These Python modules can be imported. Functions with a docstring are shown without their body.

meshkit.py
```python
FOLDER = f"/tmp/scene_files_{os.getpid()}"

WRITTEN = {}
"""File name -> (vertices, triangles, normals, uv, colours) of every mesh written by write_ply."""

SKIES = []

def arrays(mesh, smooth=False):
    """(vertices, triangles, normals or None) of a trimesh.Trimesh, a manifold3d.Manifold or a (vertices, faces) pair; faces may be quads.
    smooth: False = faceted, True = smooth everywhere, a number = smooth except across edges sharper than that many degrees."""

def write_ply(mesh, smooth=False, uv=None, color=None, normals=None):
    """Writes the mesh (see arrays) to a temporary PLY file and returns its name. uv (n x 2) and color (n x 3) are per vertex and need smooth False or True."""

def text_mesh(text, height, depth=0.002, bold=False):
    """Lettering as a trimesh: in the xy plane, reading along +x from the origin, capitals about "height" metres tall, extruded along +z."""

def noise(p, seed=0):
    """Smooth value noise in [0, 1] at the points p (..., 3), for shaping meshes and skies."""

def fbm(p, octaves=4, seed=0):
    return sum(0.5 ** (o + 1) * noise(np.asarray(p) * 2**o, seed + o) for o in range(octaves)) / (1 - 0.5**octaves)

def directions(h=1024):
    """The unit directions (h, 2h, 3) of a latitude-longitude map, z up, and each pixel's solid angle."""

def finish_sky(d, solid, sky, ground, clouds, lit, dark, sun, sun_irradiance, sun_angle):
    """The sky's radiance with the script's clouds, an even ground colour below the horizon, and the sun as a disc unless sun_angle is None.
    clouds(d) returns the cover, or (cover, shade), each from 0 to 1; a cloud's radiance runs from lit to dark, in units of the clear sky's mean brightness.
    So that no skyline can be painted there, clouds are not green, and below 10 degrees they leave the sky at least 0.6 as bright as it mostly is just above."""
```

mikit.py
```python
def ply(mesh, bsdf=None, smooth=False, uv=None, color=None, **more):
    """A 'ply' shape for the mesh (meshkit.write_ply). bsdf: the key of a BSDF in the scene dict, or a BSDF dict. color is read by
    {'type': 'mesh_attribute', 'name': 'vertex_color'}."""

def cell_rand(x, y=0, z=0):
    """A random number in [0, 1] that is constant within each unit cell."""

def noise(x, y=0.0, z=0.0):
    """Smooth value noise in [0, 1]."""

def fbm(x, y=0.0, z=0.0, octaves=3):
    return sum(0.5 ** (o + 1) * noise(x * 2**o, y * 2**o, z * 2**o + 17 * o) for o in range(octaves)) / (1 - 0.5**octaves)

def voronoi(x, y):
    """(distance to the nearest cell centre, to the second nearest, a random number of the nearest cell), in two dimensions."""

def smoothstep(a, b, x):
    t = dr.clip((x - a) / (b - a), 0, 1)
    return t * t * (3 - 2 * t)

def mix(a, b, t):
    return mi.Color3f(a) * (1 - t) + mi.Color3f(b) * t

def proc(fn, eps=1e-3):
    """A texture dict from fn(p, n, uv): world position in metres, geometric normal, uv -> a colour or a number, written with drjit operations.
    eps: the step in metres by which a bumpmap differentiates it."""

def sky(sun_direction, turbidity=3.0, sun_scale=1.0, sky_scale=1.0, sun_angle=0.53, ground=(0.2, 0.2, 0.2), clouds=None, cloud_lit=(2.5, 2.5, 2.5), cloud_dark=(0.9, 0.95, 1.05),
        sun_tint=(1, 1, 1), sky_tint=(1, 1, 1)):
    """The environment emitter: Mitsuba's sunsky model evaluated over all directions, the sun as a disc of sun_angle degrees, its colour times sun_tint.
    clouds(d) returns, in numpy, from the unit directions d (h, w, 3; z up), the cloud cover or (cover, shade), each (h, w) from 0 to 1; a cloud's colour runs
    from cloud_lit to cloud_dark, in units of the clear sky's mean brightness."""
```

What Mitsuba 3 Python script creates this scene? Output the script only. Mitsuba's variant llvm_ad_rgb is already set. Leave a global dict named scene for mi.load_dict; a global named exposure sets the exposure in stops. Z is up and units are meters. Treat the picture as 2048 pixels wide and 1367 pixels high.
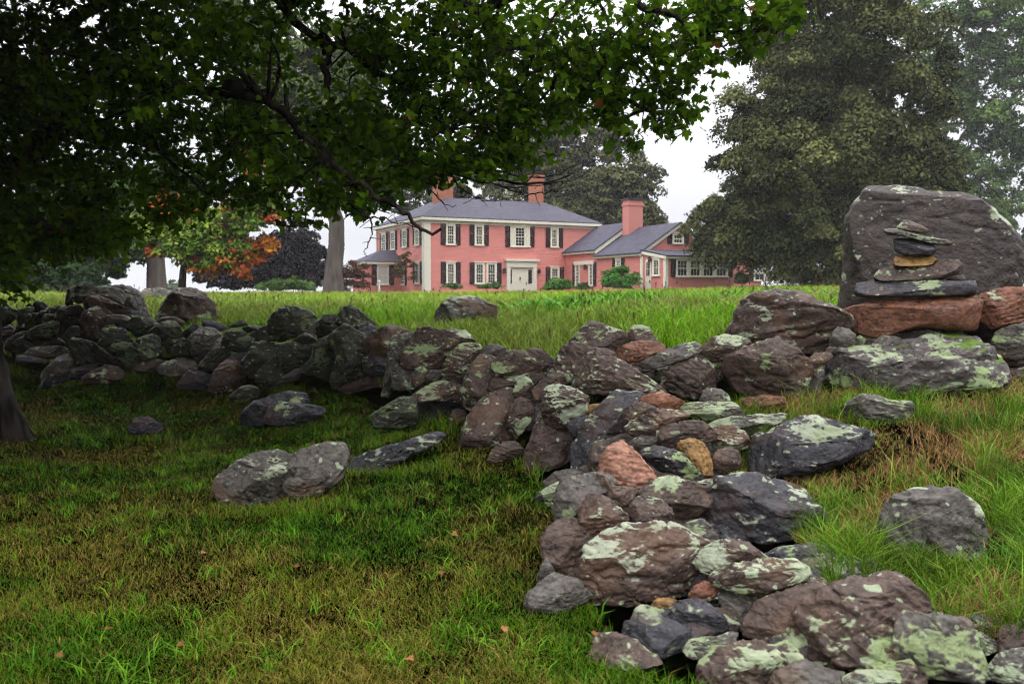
import math, numpy as np, trimesh, mitsuba as mi, drjit as dr
import mikit, meshkit
from mikit import proc, ply, noise, fbm, smoothstep, mix
from shapely.geometry import Polygon
from scipy.interpolate import RBFInterpolator
from scipy import sparse
T4 = mi.ScalarTransform4f
scene, labels = {}, {}

# ------------------------------------------------------------------ camera, sky, exposure
HFOV, HORIZON = 60.0, 590.0
FPX = 1024 / math.tan(math.radians(HFOV / 2))            # focal length in pixels of the 2048 px wide photograph
PITCH = math.atan((683.5 - HORIZON) / FPX)
scene['camera'] = {'type': 'thinlens', 'fov': HFOV, 'fov_axis': 'x', 'near_clip': 0.05, 'far_clip': 5000.0, 'aperture_radius': 0.005, 'focus_distance': 10.0,
                   'to_world': T4().look_at(origin=[0, 0, 0], target=[0, math.cos(PITCH), -math.sin(PITCH)], up=[0, 0, 1])}

def overcast(d):
    el = np.clip(d[..., 2], 0, 1)
    return np.ones_like(el), 1 - el                        # the even gradient of an overcast sky: three times as bright overhead as at the horizon

scene['sky'] = mikit.sky((0.35, -0.45, 0.8), turbidity=4, sun_scale=0.03, sun_angle=25, clouds=overcast, cloud_lit=(6.7, 6.75, 7.1), cloud_dark=(1.25, 1.27, 1.38), ground=(0.1, 0.13, 0.06))
exposure = 2.4
HAZE = 0.0004

# ------------------------------------------------------------------ helpers
CP, SP = math.cos(PITCH), math.sin(PITCH)

def ray(px, py):
    x, z = (np.asarray(px, float) - 1024) / FPX, -(np.asarray(py, float) - 683.5) / FPX
    return np.stack([x + 0 * z, CP + SP * z, -SP + CP * z + 0 * x], -1)

def W(px, py, d):
    r = ray(px, py)
    return r * (np.asarray(d, float) / r[..., 1])[..., None]

def add(key, mesh, mat, smooth=False, uv=None, color=None, label=None, cat=None, group=None, kind=None):
    k, n = key, 0
    while k in scene:
        n += 1
        k = f'{key}_{n:03d}'
    scene[k] = ply(mesh, mat, smooth=smooth, uv=uv, color=color)
    say(k, label, cat, group, kind)
    return k

def say(k, label=None, cat=None, group=None, kind=None):
    e = {a: b for a, b in (('label', label), ('category', cat), ('group', group), ('kind', kind)) if b}
    if e:
        labels[k] = e

def tube(pts, radii, sides=6):
    pts, radii = np.asarray(pts, float), np.asarray(radii, float)
    t = np.gradient(pts, axis=0)
    t /= np.linalg.norm(t, axis=1, keepdims=True) + 1e-9
    ref = np.where(np.abs(t[:, 2:]) > 0.9, [[1.0, 0, 0]], [[0, 0, 1.0]])
    a = np.cross(t, ref); a /= np.linalg.norm(a, axis=1, keepdims=True) + 1e-9
    b = np.cross(t, a)
    ang = np.arange(sides) * 2 * math.pi / sides
    v = (pts[:, None] + radii[:, None, None] * (np.cos(ang)[None, :, None] * a[:, None] + np.sin(ang)[None, :, None] * b[:, None])).reshape(-1, 3)
    i = np.arange(len(pts) - 1)[:, None] * sides
    j, k = np.arange(sides)[None], (np.arange(sides)[None] + 1) % sides
    f = np.concatenate([np.stack([i + j, i + k, i + sides + k], -1).reshape(-1, 3), np.stack([i + j, i + sides + k, i + sides + j], -1).reshape(-1, 3)])
    return v, f

def join(parts):
    vs, fs, n = [], [], 0
    for v, f in parts:
        vs.append(v); fs.append(np.asarray(f) + n); n += len(v)
    return np.vstack(vs), np.vstack(fs)

def curve(pts, n=12):
    from scipy.interpolate import CubicSpline
    pts = np.asarray(pts, float)
    s = np.r_[0, np.cumsum(np.linalg.norm(np.diff(pts, axis=0), axis=1))]
    return CubicSpline(s, pts)(np.linspace(0, s[-1], n))

# ------------------------------------------------------------------ materials
VC = {'type': 'mesh_attribute', 'name': 'vertex_color'}

def mat(key, color, rough=0.7, spec=0.4, **kw):
    scene[key] = {'type': 'twosided', 'b': {'type': 'principled', 'base_color': color if isinstance(color, dict) else {'type': 'rgb', 'value': list(color)}, 'roughness': rough, 'specular': spec, **kw}}

PALETTE = [(0.080, 0.052, 0.039), (0.096, 0.084, 0.070), (0.046, 0.043, 0.048), (0.165, 0.066, 0.036), (0.29, 0.16, 0.05), (0.31, 0.15, 0.095), (0.034, 0.036, 0.020), (0.050, 0.037, 0.031), (0.098, 0.082, 0.076)]

def rock_color(p, n, uv):
    code = dr.floor(uv.x + 0.5)
    base = mi.Color3f(PALETTE[0])
    for i, c in enumerate(PALETTE[1:], 1):
        base = dr.select(code == i, mi.Color3f(c), base)
    off = uv.y * 7.0
    big = fbm(p.x * 2.3 + off, p.y * 2.3, p.z * 2.3, 3)
    grain = noise(p.x * 55, p.y * 55, p.z * 55)
    fine = fbm(p.x * 16 + off, p.y * 16, p.z * 16, 3)
    base = base * dr.maximum(0.2, 0.45 + 0.8 * big + 1.1 * (fine - 0.5) + 0.9 * (grain - 0.5))
    base = mix(base, mi.Color3f(0.18, 0.155, 0.125), 0.4 * smoothstep(0.80, 0.90, noise(p.x * 75 + off, p.y * 75, p.z * 75)))
    base = mix(base, mi.Color3f(0.17, 0.09, 0.05), 0.35 * smoothstep(0.56, 0.7, fbm(p.x * 3.1 + 9, p.y * 3.1 + off, p.z * 3.1, 2)) * (1 - smoothstep(1.5, 2.5, uv.x)))
    # pale streaks on the standing stone only
    st = smoothstep(0.80, 0.88, noise(p.x * 19 + 1.5 * noise(p.x * 3, p.y, p.z * 3), p.y * 3, p.z * 0.8)) * smoothstep(0.45, 0.6, noise(p.x * 50, p.y * 9, p.z * 9)) * smoothstep(0.35, 0.8, p.z)
    base = mix(base, mi.Color3f(0.34, 0.29, 0.22), dr.select(code == 7, st * 0.6, 0.0))
    # crustose lichen: patches that favour what faces the sky
    amount = uv.y
    up = dr.clip(n.z * 0.75 + 0.25, 0, 1)
    m = fbm(p.x * 5.2 + 3.7, p.y * 5.2 + off, p.z * 5.2, 4) + 0.26 * (fine - 0.5) + 0.16 * (grain - 0.5)
    a = amount * (0.28 + 0.72 * up * up)
    lich = smoothstep(0.69 - 0.36 * a, 0.775 - 0.36 * a, m) * smoothstep(0.0, 0.06, amount)
    lc = mix(mi.Color3f(0.21, 0.26, 0.15), mi.Color3f(0.39, 0.44, 0.29), noise(p.x * 30, p.y * 30, p.z * 30))
    lc = mix(lc, mi.Color3f(0.20, 0.26, 0.11), smoothstep(0.5, 0.68, noise(p.x * 4.1 + 5, p.y * 4.1, p.z * 4.1 + off)))
    tone = dr.sin(uv.y * 913.0)
    lc = mix(lc, mi.Color3f(0.27, 0.265, 0.22), 0.4 * smoothstep(0.2, 0.9, tone))
    lc = mix(lc, mi.Color3f(0.21, 0.25, 0.11), 0.5 * smoothstep(0.3, 1.0, -tone))
    lc = lc * (0.7 + 0.6 * fine)
    lc = dr.select(code == 6, mix(mi.Color3f(0.08, 0.10, 0.04), mi.Color3f(0.12, 0.15, 0.065), grain), lc)
    out = mix(base, lc, lich * 0.93)
    tiny = smoothstep(0.82, 0.87, noise(p.x * 23 + off, p.y * 23, p.z * 23) + 0.12 * (up - 0.6)) * smoothstep(0.04, 0.3, amount)
    out = mix(out, mi.Color3f(0.30, 0.36, 0.22), tiny * 0.8)
    moss = smoothstep(0.57, 0.60, fbm(p.x * 3.6 + 2.2, p.y * 3.6, p.z * 3.6, 3) + 0.10 * (fine - 0.5)) * smoothstep(0.45, 0.75, n.z)
    return mix(out, mi.Color3f(0.075, 0.13, 0.008) * (0.6 + 0.8 * grain), dr.select(code == 8, moss, 0.0))

def rock_bump(p, n, uv):
    return 0.012 * fbm(p.x * 38, p.y * 38, p.z * 38, 3) + 0.004 * noise(p.x * 110, p.y * 110, p.z * 110)

scene['mat_rock'] = {'type': 'twosided', 'b': {'type': 'bumpmap', 'arbitrary': proc(rock_bump, eps=4e-3), 'scale': 1.0,
                     'bsdf': {'type': 'principled', 'base_color': proc(rock_color), 'roughness': 0.6, 'specular': 0.35}}}

def soil_color(p, n, uv):
    a = fbm(p.x * 0.9, p.y * 0.9, 0, 4)
    b = fbm(p.x * 14, p.y * 14, 0, 3)
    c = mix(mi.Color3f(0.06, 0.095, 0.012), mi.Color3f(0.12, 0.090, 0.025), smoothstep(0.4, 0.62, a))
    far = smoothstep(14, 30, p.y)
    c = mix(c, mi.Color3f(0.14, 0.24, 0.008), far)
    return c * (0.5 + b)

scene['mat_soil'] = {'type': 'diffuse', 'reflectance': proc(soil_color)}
scene['mat_grass'] = {'type': 'twosided', 'b': {'type': 'principled', 'base_color': VC, 'roughness': 0.5, 'specular': 0.12}}
scene['mat_leaf'] = {'type': 'principledthin', 'base_color': VC, 'roughness': 0.45, 'diff_trans': 1.1, 'spec_trans': 0.0, 'eta': 1.33}
scene['mat_foliage'] = {'type': 'twosided', 'b': {'type': 'diffuse', 'reflectance': VC}}

def bark(p, n, uv):
    g = fbm(p.x * 14, p.y * 14, p.z * 2.2, 3)
    return mix(mi.Color3f(0.007, 0.005, 0.004), mi.Color3f(0.034, 0.027, 0.022), smoothstep(0.35, 0.65, g))

mat('mat_bark', proc(bark), 0.85, 0.1)
def far_bark(p, n, uv):
    return mi.Color3f(0.115, 0.094, 0.082) * (0.45 + 1.1 * fbm(p.x * 6, p.y * 6, p.z * 0.9, 3))
mat('mat_far_bark', proc(far_bark), 0.9, 0.15)

def siding(p, n, uv):
    return mi.Color3f(0.66, 0.24, 0.20) * (0.88 + 0.24 * fbm(p.x * 1.3, p.y * 1.3, p.z * 5, 3))
def roofing(p, n, uv):
    g = fbm(p.x * 5, p.y * 5, p.z * 9, 3)
    row = noise(p.x * 3.1, p.y * 3.1, dr.floor(p.z / 0.09) * 7.3)
    return mix(mi.Color3f(0.036, 0.034, 0.050), mi.Color3f(0.095, 0.088, 0.118), 0.5 * g + 0.5 * row)
def bricks(p, n, uv):
    return mi.Color3f(0.40, 0.16, 0.095) * (0.72 + 0.5 * noise(p.x * 4, p.y * 4, dr.floor(p.z / 0.075) * 3.7) + 0.15 * (noise(p.x * 30, p.y * 30, p.z * 30) - 0.5))
mat('mat_siding', proc(siding), 0.6, 0.4)
mat('mat_roof', proc(roofing), 0.7, 0.25)
mat('mat_brick', proc(bricks), 0.85, 0.3)
mat('mat_painted_brick', (0.62, 0.24, 0.20), 0.75, 0.3)
mat('mat_trim', (0.78, 0.74, 0.60), 0.5, 0.4)
mat('mat_shutter', (0.014, 0.012, 0.018), 0.6, 0.25)
mat('mat_pane', (0.02, 0.021, 0.026), 0.12, 0.35)
mat('mat_shade', (0.62, 0.62, 0.60), 0.6, 0.3)
mat('mat_dark_metal', (0.03, 0.03, 0.035), 0.4, 0.5)

# ------------------------------------------------------------------ the ground
GP = [(1024, 1367, 3.66), (0, 1367, 3.66), (-800, 1367, 3.66), (2700, 1367, 3.5), (300, 1100, 5.55), (700, 1000, 6.9), (0, 880, 9.6), (-600, 860, 10), (300, 800, 12.5), (100, 775, 14), (-500, 760, 15),
      (500, 795, 12), (600, 850, 10), (800, 835, 9.7), (900, 908, 8.0), (1000, 925, 7.6), (1080, 965, 7.3), (1080, 1120, 5.4), (1150, 1245, 4.5), (1600, 1400, 3.6),
      (1750, 1155, 4.6), (1900, 1255, 4.0), (2048, 1290, 3.75), (1700, 1015, 5.6), (1850, 1095, 4.9), (1600, 935, 6.4), (1800, 880, 6.4), (1530, 835, 7.3), (1750, 815, 7.3), (2000, 770, 7.6), (2400, 770, 7.6),
      (1400, 705, 9.5), (1650, 650, 10), (2000, 640, 11), (1300, 690, 10), (1100, 700, 11), (930, 650, 15), (700, 668, 14), (800, 678, 13), (370, 650, 16), (450, 652, 15.5), (100, 618, 19), (-300, 620, 18),
      (500, 612, 26), (1000, 611, 28), (1600, 598, 28), (-300, 612, 26), (2400, 596, 28), (500, 596, 45), (1000, 594, 45), (1600, 583, 45), (2300, 583, 45), (-300, 596, 45),
      (500, 589, 60), (1000, 587, 60), (1600, 575, 60), (2300, 575, 60), (-300, 590, 60)]
gp = np.array([W(*g) for g in GP])
gp = np.vstack([gp, [(x, y, z) for x in (-60, -20, 20, 60) for y, z in ((72, 0.2), (90, -0.6), (130, -4), (250, -14), (900, -30))], [(x, y, -1.66) for x in (-12, -4, 4, 12) for y in (-12, -4, 1)], [(-30, 8, -1.7), (30, 8, -1.0), (-40, 30, -.6), (40, 30, .2)]])
def guv(x, y):
    y = np.maximum(y, -14)
    return np.stack([2.2 * np.arctan2(x, y + 16.0) * 2, 2.2 * np.log(y + 16.0)], -1)
RBF = RBFInterpolator(guv(gp[:, 0], gp[:, 1]), gp[:, 2], kernel='linear', smoothing=0.002, neighbors=24)
def _grid():
    r = np.r_[0.6, np.geomspace(1.2, 1600, 190)]
    a = np.linspace(-math.pi, math.pi, 361)[:-1]
    R, A = np.meshgrid(r, a, indexing='ij')
    return R * np.sin(A), R * np.cos(A), r, a
gx, gy, gr, ga = _grid()
gz = RBF(guv(gx.ravel(), gy.ravel())).reshape(gx.shape)
gz = np.where(gr[:, None] > 300, np.minimum(gz, -14 - (gr[:, None] - 300) * 0.012), gz)
gz += (meshkit.fbm(np.stack([gx * 1.1, gy * 1.1, 0 * gx], -1), 3) - 0.5) * 0.10 * np.clip(gr / 3, 0, 1)[:, None]
from scipy.interpolate import RegularGridInterpolator
_gi = RegularGridInterpolator((np.log(gr), np.r_[ga, math.pi]), np.hstack([gz, gz[:, :1]]), bounds_error=False, fill_value=None)
def ground(x, y):
    return _gi(np.stack([np.log(np.clip(np.hypot(x, y), 0.6, 1500)), np.arctan2(x, y)], -1))
nr, na = gx.shape
ii, jj = np.meshgrid(np.arange(nr - 1), np.arange(na), indexing='ij')
q = np.stack([ii * na + jj, ii * na + (jj + 1) % na, (ii + 1) * na + (jj + 1) % na, (ii + 1) * na + jj], -1).reshape(-1, 4)[:, ::-1]
gv = np.stack([gx, gy, gz], -1).reshape(-1, 3)
gf = np.vstack([q[:, [0, 1, 2]], q[:, [0, 2, 3]], [[i, (i + 1) % na, len(gv)] for i in range(na)]])
gf[-na:] = gf[-na:, ::-1]
gv = np.vstack([gv, [[0, 0, gz[0].mean()]]])
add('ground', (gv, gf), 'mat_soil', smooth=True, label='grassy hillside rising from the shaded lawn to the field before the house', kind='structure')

# ------------------------------------------------------------------ stones
TILES = {'A': (0, 560, 5.12), 'B': (360, 560, 4.65), 'C': (740, 600, 4.65), 'D': (1040, 620, 4.65), 'E': (1200, 740, 3.938), 'F': (1400, 560, 3.16), 'G': (1640, 360, 4.02),
         'H': (900, 780, 3.938), 'I': (1040, 1020, 3.938), 'J': (1520, 1020, 3.879), 'X': (0, 0, 1.0)}
ICO = {}
for sub in (3, 4, 5):
    m = trimesh.creation.icosphere(subdivisions=sub)
    e = m.edges_unique
    A = sparse.coo_matrix((np.ones(2 * len(e)), (np.r_[e[:, 0], e[:, 1]], np.r_[e[:, 1], e[:, 0]])), shape=(len(m.vertices),) * 2).tocsr()
    ICO[sub] = (np.array(m.vertices), np.array(m.faces), sparse.diags(1 / np.asarray(A.sum(1)).ravel()) @ A)

def stone_mesh(poly, d, seed, T=None, facet=1.0, round_=1, rough=1.0):
    """A boulder whose outline, seen from the lawn, is the polygon (photograph pixels); its front stands d metres away and it has its own thickness."""
    rng = np.random.default_rng(seed)
    poly = np.asarray(poly, float)
    c = np.array(Polygon(poly).buffer(0).centroid.coords[0])
    span = np.ptp(poly, axis=0) / FPX * d
    size = math.sqrt(span[0] * span[1])
    T = size * rng.uniform(0.42, 0.56) if T is None else T
    C = W(c[0], c[1], d + 0.65 * T)
    view = C / np.linalg.norm(C)
    right = np.cross(view, [0, 0, 1]); right /= np.linalg.norm(right)
    up = np.cross(right, view)
    ring = np.vstack([np.linspace(poly[i], poly[(i + 1) % len(poly)], 14, endpoint=False) for i in range(len(poly))])
    r = ray(ring[:, 0], ring[:, 1])
    P = r * ((C @ view) / (r @ view))[:, None] - C
    o2 = np.stack([P @ right, P @ up], -1)
    th, rad = np.arctan2(o2[:, 1], o2[:, 0]), np.hypot(o2[:, 0], o2[:, 1])
    s = np.argsort(th)
    big = size * FPX / d
    dirs, faces, A = ICO[5 if big > 190 else 4 if big > 45 else 3]
    t = np.arctan2(dirs[:, 2], dirs[:, 0]); sn = np.hypot(dirs[:, 0], dirs[:, 2])
    R = np.interp(t, th[s], rad[s], period=2 * math.pi)
    k = R * sn ** 0.62
    q = np.stack([k * np.cos(t), T * np.sign(dirs[:, 1]) * np.abs(dirs[:, 1]) ** 0.75, k * np.sin(t)], -1)
    def clip(n, off):
        h = q @ n - off
        q[:] -= np.maximum(h, 0)[:, None] * n
    def unit(*v): return np.array(v) / np.linalg.norm(v)
    far2 = lambda n: (o2 @ n[[0, 2]]).max()
    n = unit(rng.uniform(-.25, .25), -rng.uniform(.35, .9), 0.85); clip(n, far2(n) * 0.985)
    for i in range(rng.integers(5, 9)):
        a = rng.uniform(0, 2 * math.pi)
        n = unit(math.cos(a) * .6, -rng.uniform(.5, 1.2), math.sin(a) * .6 - 0.05)
        clip(n, far2(n) * (rng.uniform(.74, .97) if facet > .5 else 1.0) - n[1] * T * rng.uniform(0.15, 0.5) / max(facet, .1))
    n = unit(rng.uniform(-.2, .2), -1, rng.uniform(-.15, .3)); clip(n, T * rng.uniform(.62, .9))
    for i in range(3):
        a = rng.uniform(0, 2 * math.pi)
        n = unit(math.cos(a), rng.uniform(.6, 1.2), math.sin(a)); clip(n, far2(n) * .95 + n[1] * T * .25)
    for i in range(round_):
        q = 0.75 * q + 0.25 * (A @ q)
    q[:, [0, 2]] *= 1.03 if big > 300 else 1.07 if big > 190 else 1.125
    # weathered surface
    m = trimesh.Trimesh(q, faces, process=False)
    N = np.array(m.vertex_normals)
    w = q / size + rng.uniform(0, 50, 3)
    ridged = np.abs(meshkit.fbm(w * [3.2, 3.2, 5.5], 3, seed % 97) - .5)
    disp = 0.085 * (meshkit.fbm(w * 2.1, 3, seed % 89) - .5) - 0.10 * np.maximum(0.05 - ridged, 0) / 0.05 * 0.35 + 0.06 * (meshkit.fbm(w * 7, 4, seed % 83) - .5) + 0.02 * (meshkit.fbm(w * 24, 2, seed % 79) - .5)
    if rng.uniform() < .55:                                   # bedded or split stone: low steps along one direction
        bd = rng.normal(size=3) * [.35, .5, 1]; bd /= np.linalg.norm(bd)
        st = w @ bd * rng.uniform(6, 11) + 1.2 * (meshkit.fbm(w * 3, 2, 5) - .5)
        fr = st - np.floor(st)
        disp = disp + .028 * (np.clip(fr / .8, 0, 1) - np.clip((fr - .8) / .2, 0, 1) - .4) * (meshkit.noise(w * 1.7, 9) > .35)
    q = q + N * (disp * size * rough)[:, None]
    v = C + q[:, :1] * right + q[:, 1:2] * view + q[:, 2:] * up
    # view is 'into the picture': right, view, up is right-handed, faces keep their winding
    return v, faces

def P(tile, txt):
    ox, oy, sc = TILES[tile]
    a = np.array([float(x) for x in txt.replace(',', ' ').split()]).reshape(-1, 2)
    return a / sc + [ox, oy]

CODE = {'b': 0, 'g': 1, 's': 2, 'r': 3, 'o': 4, 'k': 5, 'm': 6, 't': 7, 'q': 8}
nstone = [0]
def stone(key, tile, d, code, lich, txt, label=None, cat=None, group=None, **kw):
    nstone[0] += 1
    v, f = stone_mesh(P(tile, txt), d, 1000 + nstone[0] * 7, **kw)
    uv = np.tile([CODE[code], lich and lich * (.85 + .3 * ((nstone[0] * .618) % 1))], (len(v), 1))
    return add(key, (v, f), 'mat_rock', smooth=True, uv=uv, label=label, cat=cat, group=group)

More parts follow.
